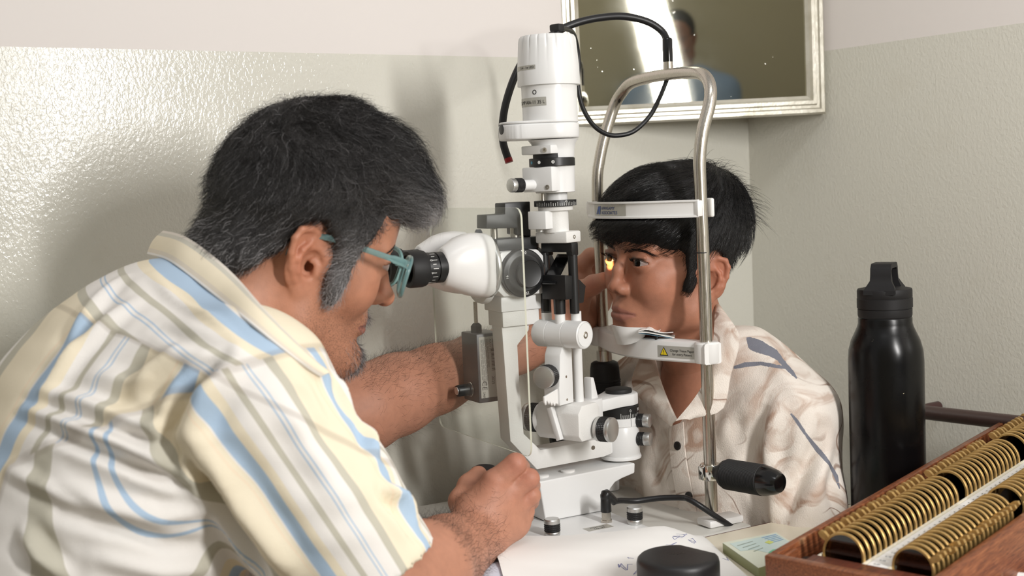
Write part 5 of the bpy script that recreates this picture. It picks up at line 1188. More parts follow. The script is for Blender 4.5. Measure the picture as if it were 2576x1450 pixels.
# ---- hair, grey at the sides and over the brow
hv = Field((-135, -105, -95), (150, 105, 172), 2.0)
hv.ell((-6, 0, 37), (91, 84, 92)); hv.ell((8, 0, 86), (72, 72, 60), 22); hv.ell((40, 0, 82), (60, 68, 46), 20); hv.ell((78, 0, 74), (32, 60, 32), 18); hv.ell((92, -6, 69), (22, 50, 24), 14); hv.ell((-36, 0, 30), (60, 68, 62), 22)
for s in (1, -1): hv.ell((34, s * 66, 22), (20, 16, 30), 12); hv.ell((-50, s * 44, -30), (46, 34, 40), 16); hv.ell((27, s * 68, -18), (11, 11, 30), 8)
hv.ell((-66, 0, -35), (38, 48, 38), 18)
sl, g = hv._sl((-300,) * 3, (300,) * 3, 0); X_, Y_, Z_ = g; y_ = np.abs(Y_)
line = np.where(X_ > 60, 52 - np.maximum(0, y_ - 40) * .2, np.where(X_ > 37, 10 + (X_ - 37) * 1.6, np.where(X_ > 15, -44, np.where(X_ > -24, 8 + 22 * np.exp(-((X_ + 2) / 15) ** 2), 2 - (-24 - X_) * .95))))
line = np.maximum(line, -62) + 3 * np.sin(Y_ * .3 + X_ * .2)
hv.v = np.maximum(hv.v, (line - Z_) * .7).astype(np.float32)
for s in (1, -1): hv.ell((-8, s * 86, -4), (27, 24, 38), 8, True)
gP, gQ = hv.mesh(2)
gP = gP + vnormals(gP, gQ) * ((2.4 + 2.2 * np.clip((gP[:, 2] - 50) / 50, 0, 1)) * vnoise(gP, .09, 3) + 1.6 * vnoise(gP, .22, 4))[:, None]
gW = dw(gP); hn = vnormals(gP, gQ)
def greyness(l): return np.clip(.12 + .62 * np.clip((34 - l[:, 2]) / 60, 0, 1) * np.clip((l[:, 0] + 70) / 60, .35, 1) + .95 * np.clip((l[:, 0] - 48) / 36, 0, 1) * np.clip((105 - l[:, 2]) / 45, 0, 1) + .8 * gs(l, (32, 0, -8), (16, 200, 34)), 0, .95)
cb = np.array(srgb(26, 23, 22)); cg = np.array(srgb(186, 183, 184))
M_CAPH = mat('scalp_hair_grey', srgb(24, 22, 22), .6); _n = N(M_CAPH); _n.to(_n.attr('tint', 'Color'), 'Base Color'); _n.bump(_n.noise(_n.n('ShaderNodeMapping', {'Vector': _n.pos(), 'Scale': (300, 300, 120)}).outputs[0], 3, 3), .8, .004)
gcap = greyness(gP)[:, None] * .45
mhair = raw_mesh('hair', gW, gQ, M_CAPH, None, {'tint': cb * (1 - gcap) + cg * .5 * gcap}); own(mhair, man)
rng = np.random.default_rng(23); bvl = bvh_of(gW, gQ); cr_ = dw((-62, 8, 142))[0]; fw = D_R @ V3((1, 0, 0)); lf = D_R @ V3((0, 1, 0)); up_ = D_R @ V3((0, 0, 1))
def man_flow(p):
    l = dl(p); d = p - cr_; d /= np.maximum(np.linalg.norm(d, axis=1, keepdims=True), 1e-6); sd = np.clip((60 - l[:, 2]) / 50, 0, 1)[:, None]
    sw = np.stack([vnoise(l, .05, 31), vnoise(l, .05, 32), vnoise(l, .05, 33)], 1)
    return d * (1 - .6 * sd) - fw * .85 * sd - up_ * .55 * sd + fw * .35 * np.clip((l[:, 0] - 40) / 50, 0, 1)[:, None] + (sw @ D_R.T) * .75
n = 14000; w = np.where(gP[:, 1] < 30, 1.0, .35); idx = pick(gP, w, n, rng); lr = gP[idx]; rt = gW[idx] + rng.normal(size=(n, 3)) * .0012
ln = np.clip(np.where(lr[:, 2] > 70, .040, .019) + np.where(lr[:, 0] > 60, .008, 0), 0, .05) * (.55 + .8 * rng.random(n))
gg = rng.random(n) < greyness(lr); br_ = rng.random((n, 1)); gq = (.42 + .58 * np.clip((45 - lr[:, 2]) / 50, 0, 1))[:, None]; gq = np.maximum(gq, 1.0 * np.clip((lr[:, 0:1] - 70) / 30, 0, 1)); colr = np.where(gg[:, None], cg * (.55 + .5 * br_) * gq, cb * (.6 + .9 * br_))
Lh = comb(bvl, rt, man_flow, ln, 7, .0015 + .0085 * rng.random(n) ** 2, .42, rng)
own(strands('hair_strands', Lh, M_HAIR, None, colr, .00013 + .00012 * rng.random(n), kind='stuff'), mhair)
# fly-away curls standing off the top and the fringe
n = 1500; w = np.clip((gP[:, 2] - 88) / 40, 0, 1) + 1.6 * np.clip((gP[:, 0] - 84) / 30, 0, 1) + .12 * (gP[:, 0] < -60); idx = pick(gP, w + 1e-6, n, rng); rt = gW[idx]; nn = (D_R @ hn[idx].T).T
d0 = nn * .9 + fw * (.35 * (gP[idx][:, 0] > 0))[:, None] - fw * (.5 * (gP[idx][:, 0] < -40))[:, None] + rng.normal(size=(n, 3)) * .45; d0 /= np.linalg.norm(d0, axis=1, keepdims=True); t = np.linspace(0, 1, 7)[None, :, None]; ll = (.008 + .019 * rng.random(n) ** 1.5)[:, None, None]
sd = np.cross(d0, rng.normal(size=(n, 3))); sd /= np.linalg.norm(sd, axis=1, keepdims=True)
Lf = rt[:, None] + d0[:, None] * ll * (t - .35 * t ** 2) + sd[:, None] * ll * .6 * t ** 2 - up_[None, None] * ll * .55 * t ** 2.5
gg = rng.random(n) < greyness(gP[idx]); own(strands('flyaway_strands', Lf, M_HAIR, None, np.where(gg[:, None], cg * .75, cb * 1.4), .00014, kind='stuff'), mhair)
# brows, goatee, stubble hairs
bvh_h = bvh_of(dw(hP), hQ); Lb = np.concatenate([brow(D_R, D_POS, s, 240, None, (9, 48), 17, 4, 0, rng, dw, bvh_h) for s in (1, -1)])
own(strands('eyebrows', Lb, M_HAIR, None, np.tile(cb, (len(Lb), 1)), .0002, kind='stuff'), man)
hW = dw(hP); nW = vnormals(hW, hQ); n = 1500
w = gs(hP, (88, 0, -100), (24, 20, 17)) * 1.0 + .8 * gs(hP, (92, 0, -55), (10, 24, 6)); w *= (hP[:, 0] > 60); idx = pick(hP, w + 1e-9, n, rng); d0 = nW[idx] * .7 - up_ * .9 + rng.normal(size=(n, 3)) * .3; d0 /= np.linalg.norm(d0, axis=1, keepdims=True)
t = np.linspace(0, 1, 4)[None, :, None]; Lg = hW[idx][:, None] + d0[:, None] * (.004 + .007 * rng.random(n))[:, None, None] * t; gg = rng.random(n) < .55
own(strands('goatee', Lg, M_HAIR, None, np.where(gg[:, None], cg * .8, cb), .00016, kind='stuff'), man)
# hair of the forearms
def arm_hair(P_, Q_, ax, w, n, L0, name):
    N_ = vnormals(P_, Q_); idx = pick(P_, w + 1e-9, n, rng); d = N_[idx] * .55 + ax * .75 + np.cross(N_[idx], ax) * rng.normal(size=(n, 1)) * .5 + rng.normal(size=(n, 3)) * .25; d /= np.linalg.norm(d, axis=1, keepdims=True)
    l = (L0 * (.5 + .8 * rng.random(n)))[:, None, None]; t = np.linspace(0, 1, 5)[None, :, None]; c = np.cross(d, rng.normal(size=(n, 3)))
    return strands(name, P_[idx][:, None] + d[:, None] * l * t + c[:, None] * l * .45 * t ** 2, M_HAIR, None, np.tile(np.array(srgb(34, 24, 20)), (n, 1)), .000085, kind='stuff')
ax = fdir / np.linalg.norm(fdir); tpar = (fP - ELF) @ ax; Nf = vnormals(fP, fQ)
own(arm_hair(fP, fQ, ax, (tpar > .02) * (tpar < .33) * (.25 + 1.2 * np.clip(Nf[:, 2], 0, 1)), 2600, .0115, 'arm_hair'), man)
ax2 = (Wn - ELN) / np.linalg.norm(Wn - ELN); tp = (nP - ELN) @ ax2; own(arm_hair(nP, nQ, ax2, ((tp > .08) & (tp < np.linalg.norm(Wn - ELN) - .004)) * 1.0, 2600, .0115, 'arm_hair'), man)
# ---- his striped shirt
M_SHIRT_M = mat('striped_cotton', srgb(230, 226, 218), .8, 0, .2)
WHT, YEL, BLU, TAU, ORA = srgb(234, 230, 225), srgb(235, 224, 200), srgb(174, 196, 218), srgb(194, 190, 175), srgb(236, 219, 194)
_n = N(M_SHIRT_M)
_st = [(0, BLU), (.115, YEL), (.19, WHT), (.285, TAU), (.335, WHT), (.43, BLU), (.445, WHT), (.465, BLU), (.48, WHT), (.60, TAU), (.675, YEL), (.94, ORA), (.955, YEL), (.985, WHT)]
def stripes(a): return _n.ramp(_n.math('FRACT', _n.math('DIVIDE', _n.attr(a), .108)), _st, 'CONSTANT')
_sl = _n.ramp(_n.attr('is_sleeve'), [(.49, 0.0), (.51, 1.0)]); _yk = _n.ramp(_n.attr('is_yoke'), [(.49, 0.0), (.51, 1.0)])
_c = _n.mix(_yk, stripes('s_back'), stripes('s_yoke')); _c = _n.mix(_sl, _c, stripes('s_sleeve'))
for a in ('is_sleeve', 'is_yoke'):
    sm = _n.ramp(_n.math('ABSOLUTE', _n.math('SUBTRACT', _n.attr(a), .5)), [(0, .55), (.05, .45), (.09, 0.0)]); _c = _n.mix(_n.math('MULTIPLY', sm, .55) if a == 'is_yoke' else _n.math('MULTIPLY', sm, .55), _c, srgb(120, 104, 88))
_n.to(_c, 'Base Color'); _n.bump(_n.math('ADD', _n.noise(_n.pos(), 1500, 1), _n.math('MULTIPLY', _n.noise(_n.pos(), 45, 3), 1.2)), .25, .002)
M_COLLAR_M = mat('striped_cotton_collar', srgb(230, 226, 218), .8, 0, .2); _n = N(M_COLLAR_M)
_n.to(_n.ramp(_n.attr('stripe'), [(0, srgb(224, 216, 205)), (.10, srgb(205, 201, 188)), (.26, YEL), (.80, srgb(224, 214, 198)), (.93, WHT)], 'CONSTANT'), 'Base Color'); _n.bump(_n.noise(_n.pos(), 60, 3), .2, .002)
mf = Field((-.72, .90, .58), (.03, 1.56, 1.13), .0037)
mf.ell(mw_(.135, 0, -.010), (.215, .190, .150), R=RM_); mf.ell(mw_(.33, .01, -.052), (.22, .185, .164), .06, R=RM_); mf.ell(mw_(.50, 0, -.08), (.18, .18, .16), .06, R=RM_)
mf.ell(mw_(.045, -.01, -.018), (.10, .145, .085), .05, R=RM_)
mf.chain([mw_(.01, .06, -.055), mw_(.03, .15, -.045), SHN], [.055, .068, .080], .05); mf.chain([mw_(.0, -.06, -.045), SHF], [.06, .062], .05)
mf.ell(mw_(-.012, -.03, .004), (.06, .085, .055), .05, R=RM_)
AX = ELN - SHN; AL = np.linalg.norm(AX); AX /= AL
HEM = SHN + AX * (AL * .985)
mf.chain([SHN, SHN + AX * AL * .5, HEM], [.080, .078, .072], .016); mf.cap(HEM - AX * .03, HEM + AX * .08, .058, .064, .004, True); mf.cap(HEM + AX * .062, HEM + AX * .16, .10, .10, 0, True)
AXF = ELF - SHF; LF = np.linalg.norm(AXF); AXF /= LF; mf.chain([SHF, SHF + AXF * (LF - .06)], [.062, .066], .04)
mf.cap(NB_ - BK * .01, NB_ + (dl(NB_)[0] * 0 + (D_POS - NB_) * .5), .060, .064, .01, True)
mP, mQ = mf.mesh(2)
WB = np.cross(SPT, NB_ + SPT * .15 - CAM); WB /= np.linalg.norm(WB); WB = WB if WB @ BK > 0 else -WB
_r = mP - NB_; _t = _r @ SPT; _x = _r @ WB; _ok = (_r @ CR < .20) & (np.linalg.norm(mP - SHN, axis=1) > .11)
_tb = np.linspace(.02, .40, 20); XM = np.polyfit(_tb, [np.max(_x[_ok & (np.abs(_t - q) < .02)], initial=-1) for q in _tb], 2)
def solve_regions(P_):
    r = P_ - NB_; t = r @ SPT; c = r @ CR; b = r @ BK
    ra = P_ - SHN; ta = ra @ AX
    seam = np.minimum((ta + .012 + .35 * (ra @ BK)) / .05, (c - .115) / .05); sleeve = np.clip(.5 + seam, 0, 1)
    a1 = np.cross(AX, V3((0, 0, 1))); a1 /= np.linalg.norm(a1); a2 = np.cross(AX, a1); ph = np.arctan2(ra @ a1, -(ra @ a2)); s_sl = -ph * .080
    yoke = np.clip(.5 + (.014 - t) / .04, 0, 1)
    x_ = r @ WB; s_bk = (np.polyval(XM, np.clip(t, -.02, .40)) + (2 * XM[0] * .4 + XM[1]) * np.maximum(t - .40, 0) - x_) * 1.08; s_yk = t * 1.0 - .18 * c
    return sleeve, yoke, s_bk, s_sl, s_yk
mN = vnormals(mP, mQ); mB = bvh_of(mP, mQ)
base_regions = list(solve_regions(mP))
def anchor(k, x, y):   # slide the stripes of a region so that a blue one passes here
    h_ = mB.ray_cast(Vector(CAM), Vector(ray(x, y)).normalized()); i = int(np.argmin(np.linalg.norm(mP - np.array(h_[0]), axis=1))); base_regions[k] = base_regions[k] - base_regions[k][i] + .0062 + .108 * 8
anchor(2, 368, 1090); anchor(3, 640, 1190); anchor(4, 452, 700)
for ln, am, wi in (([(380, 690), (430, 745), (520, 790), (600, 860)], .003, .008), ([(300, 700), (210, 800), (160, 900)], .006, .012), ([(330, 760), (190, 880), (100, 1000)], .007, .013), ([(560, 900), (470, 980), (420, 1090), (440, 1180)], -.011, .010), ([(600, 900), (520, 990), (480, 1080), (520, 1200)], .010, .016),
                   ([(450, 1100), (330, 1060), (200, 1010), (110, 990)], .007, .010), ([(450, 1170), (340, 1130), (200, 1080), (60, 1030)], .009, .009), ([(470, 1230), (380, 1190), (260, 1140), (150, 1100)], -.009, .008), ([(500, 1290), (400, 1300), (260, 1270), (120, 1200)], .007, .011), ([(520, 1370), (420, 1370), (300, 1330), (150, 1290)], -.007, .010), ([(540, 1430), (400, 1440), (240, 1400)], .007, .012), ([(60, 1340), (100, 1400), (160, 1450)], .010, .010), ([(20, 1180), (120, 1230), (220, 1290)], .005, .009),
                   ([(480, 1130), (530, 1230), (600, 1340), (660, 1440)], -.013, .010), ([(520, 1120), (590, 1240), (680, 1370), (730, 1445)], .012, .017), ([(850, 950), (880, 1000), (895, 1050)], .008, .010), ([(905, 1060), (935, 1100), (945, 1150)], .008, .011), ([(700, 1000), (780, 1130), (860, 1260)], .004, .016), ([(975, 1230), (1010, 1250), (1045, 1300)], .009, .010), ([(960, 1240), (1000, 1290), (1040, 1350)], -.008, .010), ([(740, 900), (800, 960), (850, 1060)], -.004, .012), ([(420, 940), (330, 960), (240, 950)], .006, .012), ([(560, 870), (480, 860), (400, 830)], -.004, .010), ([(460, 880), (380, 930), (330, 1010)], .007, .013)):
    mP = fold(mP, mN, mB, ln, am * 1.15, wi * .72)
mP = mP + mN * (.0016 * vnoise(mP, 38, 8) + .0009 * vnoise(mP * V3((1, 1, 2.2)), 75, 9))[:, None]
sl_, yk_, sb_, ss_, sy_ = base_regions
ms = raw_mesh('shirt', mP, mQ, M_SHIRT_M, None, {'is_sleeve': sl_, 'is_yoke': yk_, 's_back': sb_, 's_sleeve': ss_, 's_yoke': sy_}); own(ms, man)
mB = bvh_of(mP, mQ)
_B = [(372, 640, 1.36), (425, 657, 1.32), (491, 705, 1.28), (545, 748, 1.25), (612, 800, 1.23), (682, 858, 1.215), (752, 912, 1.205), (808, 948, 1.20)]
_A = [(413, 582), (468, 597), (540, 648), (602, 706), (662, 776), (722, 840), (790, 905), (830, 938)]; _B2 = []; _A2 = []
for (x, y, d), (x2, y2) in zip(_B, _A):
    q = hit_px(mB, x, y, 0); dd_ = (q - CAM) @ FWD if q is not None else d
    _B2.append((x, y, float(dd_) - .002)); _A2.append((x2, y2, float(dd_) + .014))
cloth_strip('collar', _A2, _B2, BVHTree.FromPolygons([(9, 9, 9), (9, 9, 9.1), (9, 9.1, 9)], [(0, 1, 2)]), 0, 0, M_COLLAR_M, ms, .0024, 26, .003, None, lambda u_, v_: v_)
# doctor's stool
dst = empty('stool', (hip[0], hip[1], 0), 0, label='round black stool under the doctor, out of sight below the frame', cat='stool'); zt_ = float(hip[2] - .145)
MB().lathe([(.16, zt_ - .05), (.175, zt_ - .04), (.175, zt_ - .008), (.16, zt_)]).build('seat', M_BLACK_MATTE, dst); MB().cyl((0, 0, .03), (0, 0, zt_ - .045), .025).build('column', M_ALU, dst); MB().lathe([(.22, 0), (.22, .012), (.05, .035)]).build('foot', M_BLACK, dst)
# ---- spectacles
M_GREENP = mat('clear_teal_plastic', srgb(158, 200, 202), .18, 0, .5, **{'Transmission Weight': .7, 'IOR': 1.4})
M_LENS = mat('spectacle_lens', (.97, .98, .97), .02, 0, .5, **{'Transmission Weight': 1.0, 'IOR': 1.08})
gl = link('spectacles', None); gm = Matrix(D_R.tolist()).to_4x4(); gm.translation = Vector(D_POS); gl.matrix_world = gm; k_ = .001 * D_SC
tag(gl, 'clear teal plastic spectacles worn by the grey-haired man', 'spectacles')
def rim(s):
    pts = []
    for i in range(33):
        t = 2 * math.pi * i / 32; c, s_ = math.cos(t), math.sin(t); e = .7; yy = s * 33 + 27 * math.copysign(abs(c) ** e, c); zz = -4 + 19.5 * math.copysign(abs(s_) ** e, s_) ; pts.append((106 - .10 * (abs(yy) - 30) - .0020 * (abs(yy)) ** 2, yy, zz))
    return [Vector(p_) * k_ for p_ in pts]
for s in (1, -1):
    r_ = rim(s); MB().tube(r_, .0024, 8, 1, False).build('rim', M_GREENP, gl, sharp=70)
    c_ = sum(r_[:-1], Vector()) / 32; mb = MB(); mb._add([c_ + Vector((.0006, 0, 0))] + [p_ + Vector((.0006, 0, 0)) for p_ in r_[:-1]] + [c_ - Vector((.0006, 0, 0))] + [p_ - Vector((.0006, 0, 0)) for p_ in r_[:-1]], [(0, 1 + i, 1 + (i + 1) % 32) for i in range(32)] + [(33, 34 + (i + 1) % 32, 34 + i) for i in range(32)] + [(1 + i, 34 + i, 34 + (i + 1) % 32, 1 + (i + 1) % 32) for i in range(32)]); mb.build('lens', M_LENS, gl, sharp=50)
    tp_ = [Vector(p_) * k_ for p_ in ((94, s * 61, 10), (84, s * 69, 12), (60, s * 75, 14), (30, s * 77, 16), (8, s * 74, 16), (-8, s * 71, 13), (-22, s * 72, 0), (-27, s * 73, -8))]
    P_, _ = catmull(tp_, [0] * len(tp_), 5); mb = MB(); vs = []; fs = []
    for i, p_ in enumerate(P_):
        hh = (.0042 if i < 8 else .0030) ; vs += [p_ + Vector((0, s * a * .0013, b * hh)) for a, b in ((1, -.8), (1, .8), (.4, 1), (-.4, 1), (-1, .8), (-1, -.8), (-.4, -1), (.4, -1))]
    for i in range(len(P_) - 1):
        for j in range(8): fs.append((i * 8 + j, i * 8 + (j + 1) % 8, (i + 1) * 8 + (j + 1) % 8, (i + 1) * 8 + j))
    fs += [tuple(range(8)), tuple(range(len(vs) - 8, len(vs)))]; tm_ = mb._add(vs, fs).build('temple', M_GREENP, gl, sharp=60)
    MB().ball(Vector((92, s * 63.2, 10)) * k_, (.0016, .0008, .0016), 10).build('hinge_rivet', M_CHROME, tm_)
MB().tube([Vector(p_) * k_ for p_ in ((104, -8, 2), (107, 0, 4), (104, 8, 2))], .0026, 8, 5).build('bridge', M_GREENP, gl, sharp=70)
# ================================================================ things on the desk
# ---- black flask
bq = PZ(2236, 1305, ZT); flask = empty('water_bottle', tuple(bq), 0, label='tall matte black steel water bottle with chipped paint and loop lid', cat='bottle')
def zb_(py): r = ray(2230, py); t = (bq[1] - CAM[1]) / r[1]; return float((CAM + r * t)[2] - ZT)
M_FLASK = mat('chipped_black_paint', srgb(15, 15, 16), .24, 0, .28); _n = N(M_FLASK)
_ch = _n.ramp(_n.noise(_n.obj(), 42, 4, .62), [(.735, 0.0), (.745, 1.0)]); _n.to(_n.mix(_ch, srgb(9, 9, 10), srgb(168, 160, 135)), 'Base Color'); _n.to(_n.ramp(_n.noise(_n.obj(), 20, 3), [(.3, .2), (.7, .32)]), 'Roughness')
R_ = .0445
MB().lathe([(R_ - .004, .0002), (R_ - .001, .002), (R_, .006), (R_, zb_(905)), (R_ - .0010, zb_(880)), (R_ - .0040, zb_(856)), (R_ - .0085, zb_(836)), (R_ - .0115, zb_(822)), (R_ - .0128, zb_(812)), (R_ - .0128, zb_(800)), (R_ - .0135, zb_(797))], n=56).build('bottle_body', M_FLASK, flask, sharp=60)
M_LID = mat('black_lid_plastic', srgb(27, 26, 27), .55, 0, .3)
ld = MB().lathe([(.0300, zb_(799)), (.0312, zb_(796)), (.0318, zb_(792)), (.0318, zb_(776)), (.0312, zb_(775)), (.0312, zb_(773.5)), (.0325, zb_(773)), (.0325, zb_(750)), (.0320, zb_(749)), (.0320, zb_(748)), (.0322, zb_(747.5)), (.0322, zb_(730)), (.0314, zb_(726)), (.024, zb_(723)), (.001, zb_(722))], n=48).build('bottle_lid', M_LID, flask, sharp=40)
z0, z1 = zb_(728), zb_(661); hw = .0215; hm = MB(Matrix.Rotation(math.radians(62), 4, 'Z'))
outer = [(-.0315, z0 - .004), (-.0310, z0 + .001), (-.0255, z0 + .006), (-.0225, z0 + .012), (-.0215, z0 + .018), (-.0205, z1 - .006), (-.0165, z1 - .001), (-.012, z1), (.012, z1), (.0165, z1 - .001), (.0205, z1 - .006), (.0215, z0 + .018), (.0225, z0 + .012), (.0255, z0 + .006), (.0310, z0 + .001), (.0315, z0 - .004)]
inner = [(.016, z0 - .002), (.0165, z0 + .010), (.0165, z1 - .009), (.0135, z1 - .006), (-.0135, z1 - .006), (-.0165, z1 - .009), (-.0165, z0 + .010), (-.016, z0 - .002)]
k0 = [-.0135, .0135]
def half(w_, z): t = min(1, max(0, (z - z0) / .014)); return .0185 - .0065 * t * t * (3 - 2 * t)
vs = []; no, ni = len(outer), len(inner)
for s in (-1, 1): vs += [(x, s * half(0, z), z) for x, z in outer]
for s in (-1, 1): vs += [(x, s * half(0, z) * .99, z) for x, z in inner]
fs = [(i, i + 1, no + i + 1, no + i) for i in range(no - 1)] + [(2 * no + i, 2 * no + i + 1, 2 * no + ni + i + 1, 2 * no + ni + i) for i in range(ni - 1)]
from mathutils.geometry import tessellate_polygon
for s in (0, 1):
    loop = [Vector((*p_, 0)) for p_ in outer + inner]; ids = [s * no + i for i in range(no)] + [2 * no + s * ni + i for i in range(ni)]
    fs += [tuple(ids[i] for i in t) for t in tessellate_polygon([loop])]
hm._add(vs, fs).build('carry_loop', M_LID, flask, sharp=40)

# ---- trial lens case
BX = P(2560, 1110, 1.56) - P(2110, 1385, 1.245); BX /= np.linalg.norm(BX); BY = np.array([BX[1], -BX[0], 0]); BY /= np.linalg.norm(BY); BZ = np.cross(BX, -BY); BO = P(1922, 1398, 1.215)
bm4 = Matrix.Identity(4)
for i in range(3): bm4[i][0], bm4[i][1], bm4[i][2], bm4[i][3] = BX[i], -BY[i], BZ[i], BO[i]
case = link('lens_case', None); case.matrix_world = bm4; tag(case, 'open wooden trial lens case with worn brown varnish, lying on the desk', 'lens case')
M_WOOD = mat('varnished_wood', srgb(120, 66, 38), .32); _n = N(M_WOOD); _o = _n.obj()
_g = _n.noise(_n.n('ShaderNodeMapping', {'Vector': _o, 'Scale': (9, 90, 90)}).outputs[0], 6, 4, .6, .6)
_c = _n.ramp(_g, [(.3, srgb(80, 44, 28)), (.5, srgb(122, 70, 43)), (.72, srgb(148, 92, 58))]); _wr = _n.ramp(_n.noise(_o, 26, 5, .65), [(.62, 0.0), (.72, .7)]); _n.to(_n.mix(_wr, _c, srgb(176, 140, 104)), 'Base Color'); _n.bump(_g, .2, .001)
M_WOOD_D = mat('dark_tray_wood', srgb(84, 40, 26), .4); _n = N(M_WOOD_D); _n.to(_n.ramp(_n.noise(_n.n('ShaderNodeMapping', {'Vector': _n.obj(), 'Scale': (9, 90, 90)}).outputs[0], 6, 3), [(.3, srgb(66, 30, 20)), (.7, srgb(112, 56, 36))]), 'Base Color')
M_CELL = mat('cream_celluloid', srgb(228, 222, 204), .3); M_CARD = mat('white_scale_card', srgb(228, 228, 226), .5)
LX, WY = .585, .168
def inbox(x, y, z): return Vector((x, -y, z))
def deskz(x, y):   # the desk surface in the case's own frame
    p0 = BO + BX * x + BY * y; return (ZT + .0006 - p0[2]) / BZ[2]
def side(name, x0, x1, y0, y1, top, m):
    mb = MB(); v = [inbox(x, y, t) for x, y in ((x0, y0), (x1, y0), (x1, y1), (x0, y1)) for t in (0,)]
    lo = [inbox(x, y, deskz(x, y) + .0004) for x, y in ((x0, y0), (x1, y0), (x1, y1), (x0, y1))]; hi = [inbox(x, y, top) for x, y in ((x0, y0), (x1, y0), (x1, y1), (x0, y1))]
    b = bmesh.new(); vv = [b.verts.new(q) for q in lo + hi]
    for f_ in ((0, 1, 2, 3), (7, 6, 5, 4), (0, 4, 5, 1), (1, 5, 6, 2), (2, 6, 7, 3), (3, 7, 4, 0)): b.faces.new([vv[i] for i in f_])
    bmesh.ops.recalc_face_normals(b, faces=b.faces[:]); bmesh.ops.bevel(b, geom=b.edges[:], offset=.0014, segments=2, affect='EDGES', profile=.5)
    return mb.bm(b).build(name, m, case, sharp=40)
side('end_panel', 0, .011, 0, WY, 0, M_WOOD); side('end_panel', LX - .011, LX, 0, WY, 0, M_WOOD)
side('side_panel', .0112, LX - .0112, 0, .008, 0, M_WOOD); side('side_panel', .0112, LX - .0112, WY - .011, WY, 0, M_WOOD)
side('tray_floor', .0114, LX - .0114, .0084, WY - .0114, -.024, M_WOOD_D); side('end_block', .0116, .040, .030, WY - .013, -.006, M_WOOD_D); side('end_slip', .0116, .040, .0086, .014, -.003, M_WOOD)
MB().box(inbox(.012, .0285, -.0235), inbox(.046, .0165, -.012), .001).build('corner_slot', M_BLACK, case)
for y in (.0335, .0805, .1055): MB().box(inbox(.0405, y - .001, -.0238), inbox(LX - .012, y + .001, -.0075)).build('slot_strip', M_CELL, case)
MB().box(inbox(.0405, .0832, -.0238), inbox(LX - .012, .1035, -.0085)).build('scale_strip', M_CARD, case)
mb = MB(); rj = random.Random(5)
for k in range(46):
    x = .048 + k * .0115; v_ = .25 * (k + 1)
    text_into(mb, f'{v_:.2f}', .0046, frame(inbox(x, .0875, -.00842), (0, -1, 0), (1, 0, 0)), sx=.8)
mb.build('scale_figures', M_INK, case)
M_BRASS = mat('brass', srgb(196, 160, 96), .36, .7); _n = N(M_BRASS); _n.to(_n.mix(_n.ramp(_n.noise(_n.obj(), 90, 3), [(.4, 0.0), (.75, .6)]), srgb(212, 176, 112), srgb(150, 112, 62)), 'Base Color')
M_TLENS = mat('lens_glass', srgb(205, 200, 180), .03, 0, .5); _n = N(M_TLENS); _t = _n.n('ShaderNodeBsdfTransparent', {'Color': (.34, .26, .17, 1)}); _g = _n.n('ShaderNodeBsdfGlossy', {'Roughness': .03}); _m = _n.n('ShaderNodeMixShader', {0: .12}); _n.t.links.new(_t.outputs[0], _m.inputs[1]); _n.t.links.new(_g.outputs[0], _m.inputs[2]); _n.t.links.new(_m.outputs[0], _n.t.nodes['Material Output'].inputs['Surface'])
def lens_proto(name, r, hand):
    o = link(name, None); n = 36
    rg = MB(); pr = [(r - .0024, -.0018), (r - .0005, -.0018), (r, -.0012), (r, .0012), (r - .0005, .0018), (r - .0024, .0018)]; vs = []; fs = []
    for rr, h in pr:
        for k in range(n): t = 2 * math.pi * k / n; vs.append((h, rr * math.cos(t), rr * math.sin(t)))
    for i in range(6):
        for k in range(n): fs.append((i * n + k, i * n + (k + 1) % n, ((i + 1) % 6) * n + (k + 1) % n, ((i + 1) % 6) * n + k))
    rg._add(vs, fs).build('rim', M_BRASS, o, sharp=40)
    MB().lathe([(r - .0024, -.0008), (r - .0024, .0008)], (0, 0, 0), (1, 0, 0), 28).build('glass', M_TLENS, o)
    t = hand; d = Vector((0, math.cos(t), math.sin(t))); s_ = Vector((0, -d.z, d.y)); hb = MB()
    q = [d * (r - .0008) + s_ * .0026, d * (r + .006) + s_ * .0034, d * (r + .0095) + s_ * .0018, d * (r + .0098) - s_ * .0018, d * (r + .006) - s_ * .0034, d * (r - .0008) - s_ * .0026]
    vs = [p_ + Vector((h, 0, 0)) for h in (-.0021, .0021) for p_ in q]; hb._add(vs, [(0, 1, 2, 3, 4, 5), (6, 7, 8, 9, 10, 11)] + [(i, (i + 1) % 6, 6 + (i + 1) % 6, 6 + i) for i in range(6)]); hb.build('handle', M_BRASS, o, sharp=30)
    return o
def lens_row(proto, xs, y, zc, lab, first, group, lean, extra=None):
    for i, x in enumerate(xs):
        if i == 0: o = proto
        else:
            o = proto.copy(); COL.objects.link(o)
            for c in proto.children: d = c.copy(); COL.objects.link(d); d.parent = o
        o.matrix_world = bm4 @ Matrix.Translation(inbox(x, y, zc)) @ Matrix.Rotation(lean + rj.uniform(-.03, .03), 4, 'Y') @ Matrix.Rotation(rj.uniform(-.05, .05), 4, 'X')
        tag(o, first if i == 0 else (extra or {}).get(i, lab), 'trial lens', group)
xs1 = [.0485 + .0107 * k for k in range(20)] + [.276 + .0107 * k for k in range(14)] + [.444 + .0107 * k for k in range(11)]
xs2 = [.0500 + .0098 * k for k in range(19)] + [.258 + .0098 * k for k in range(14)]
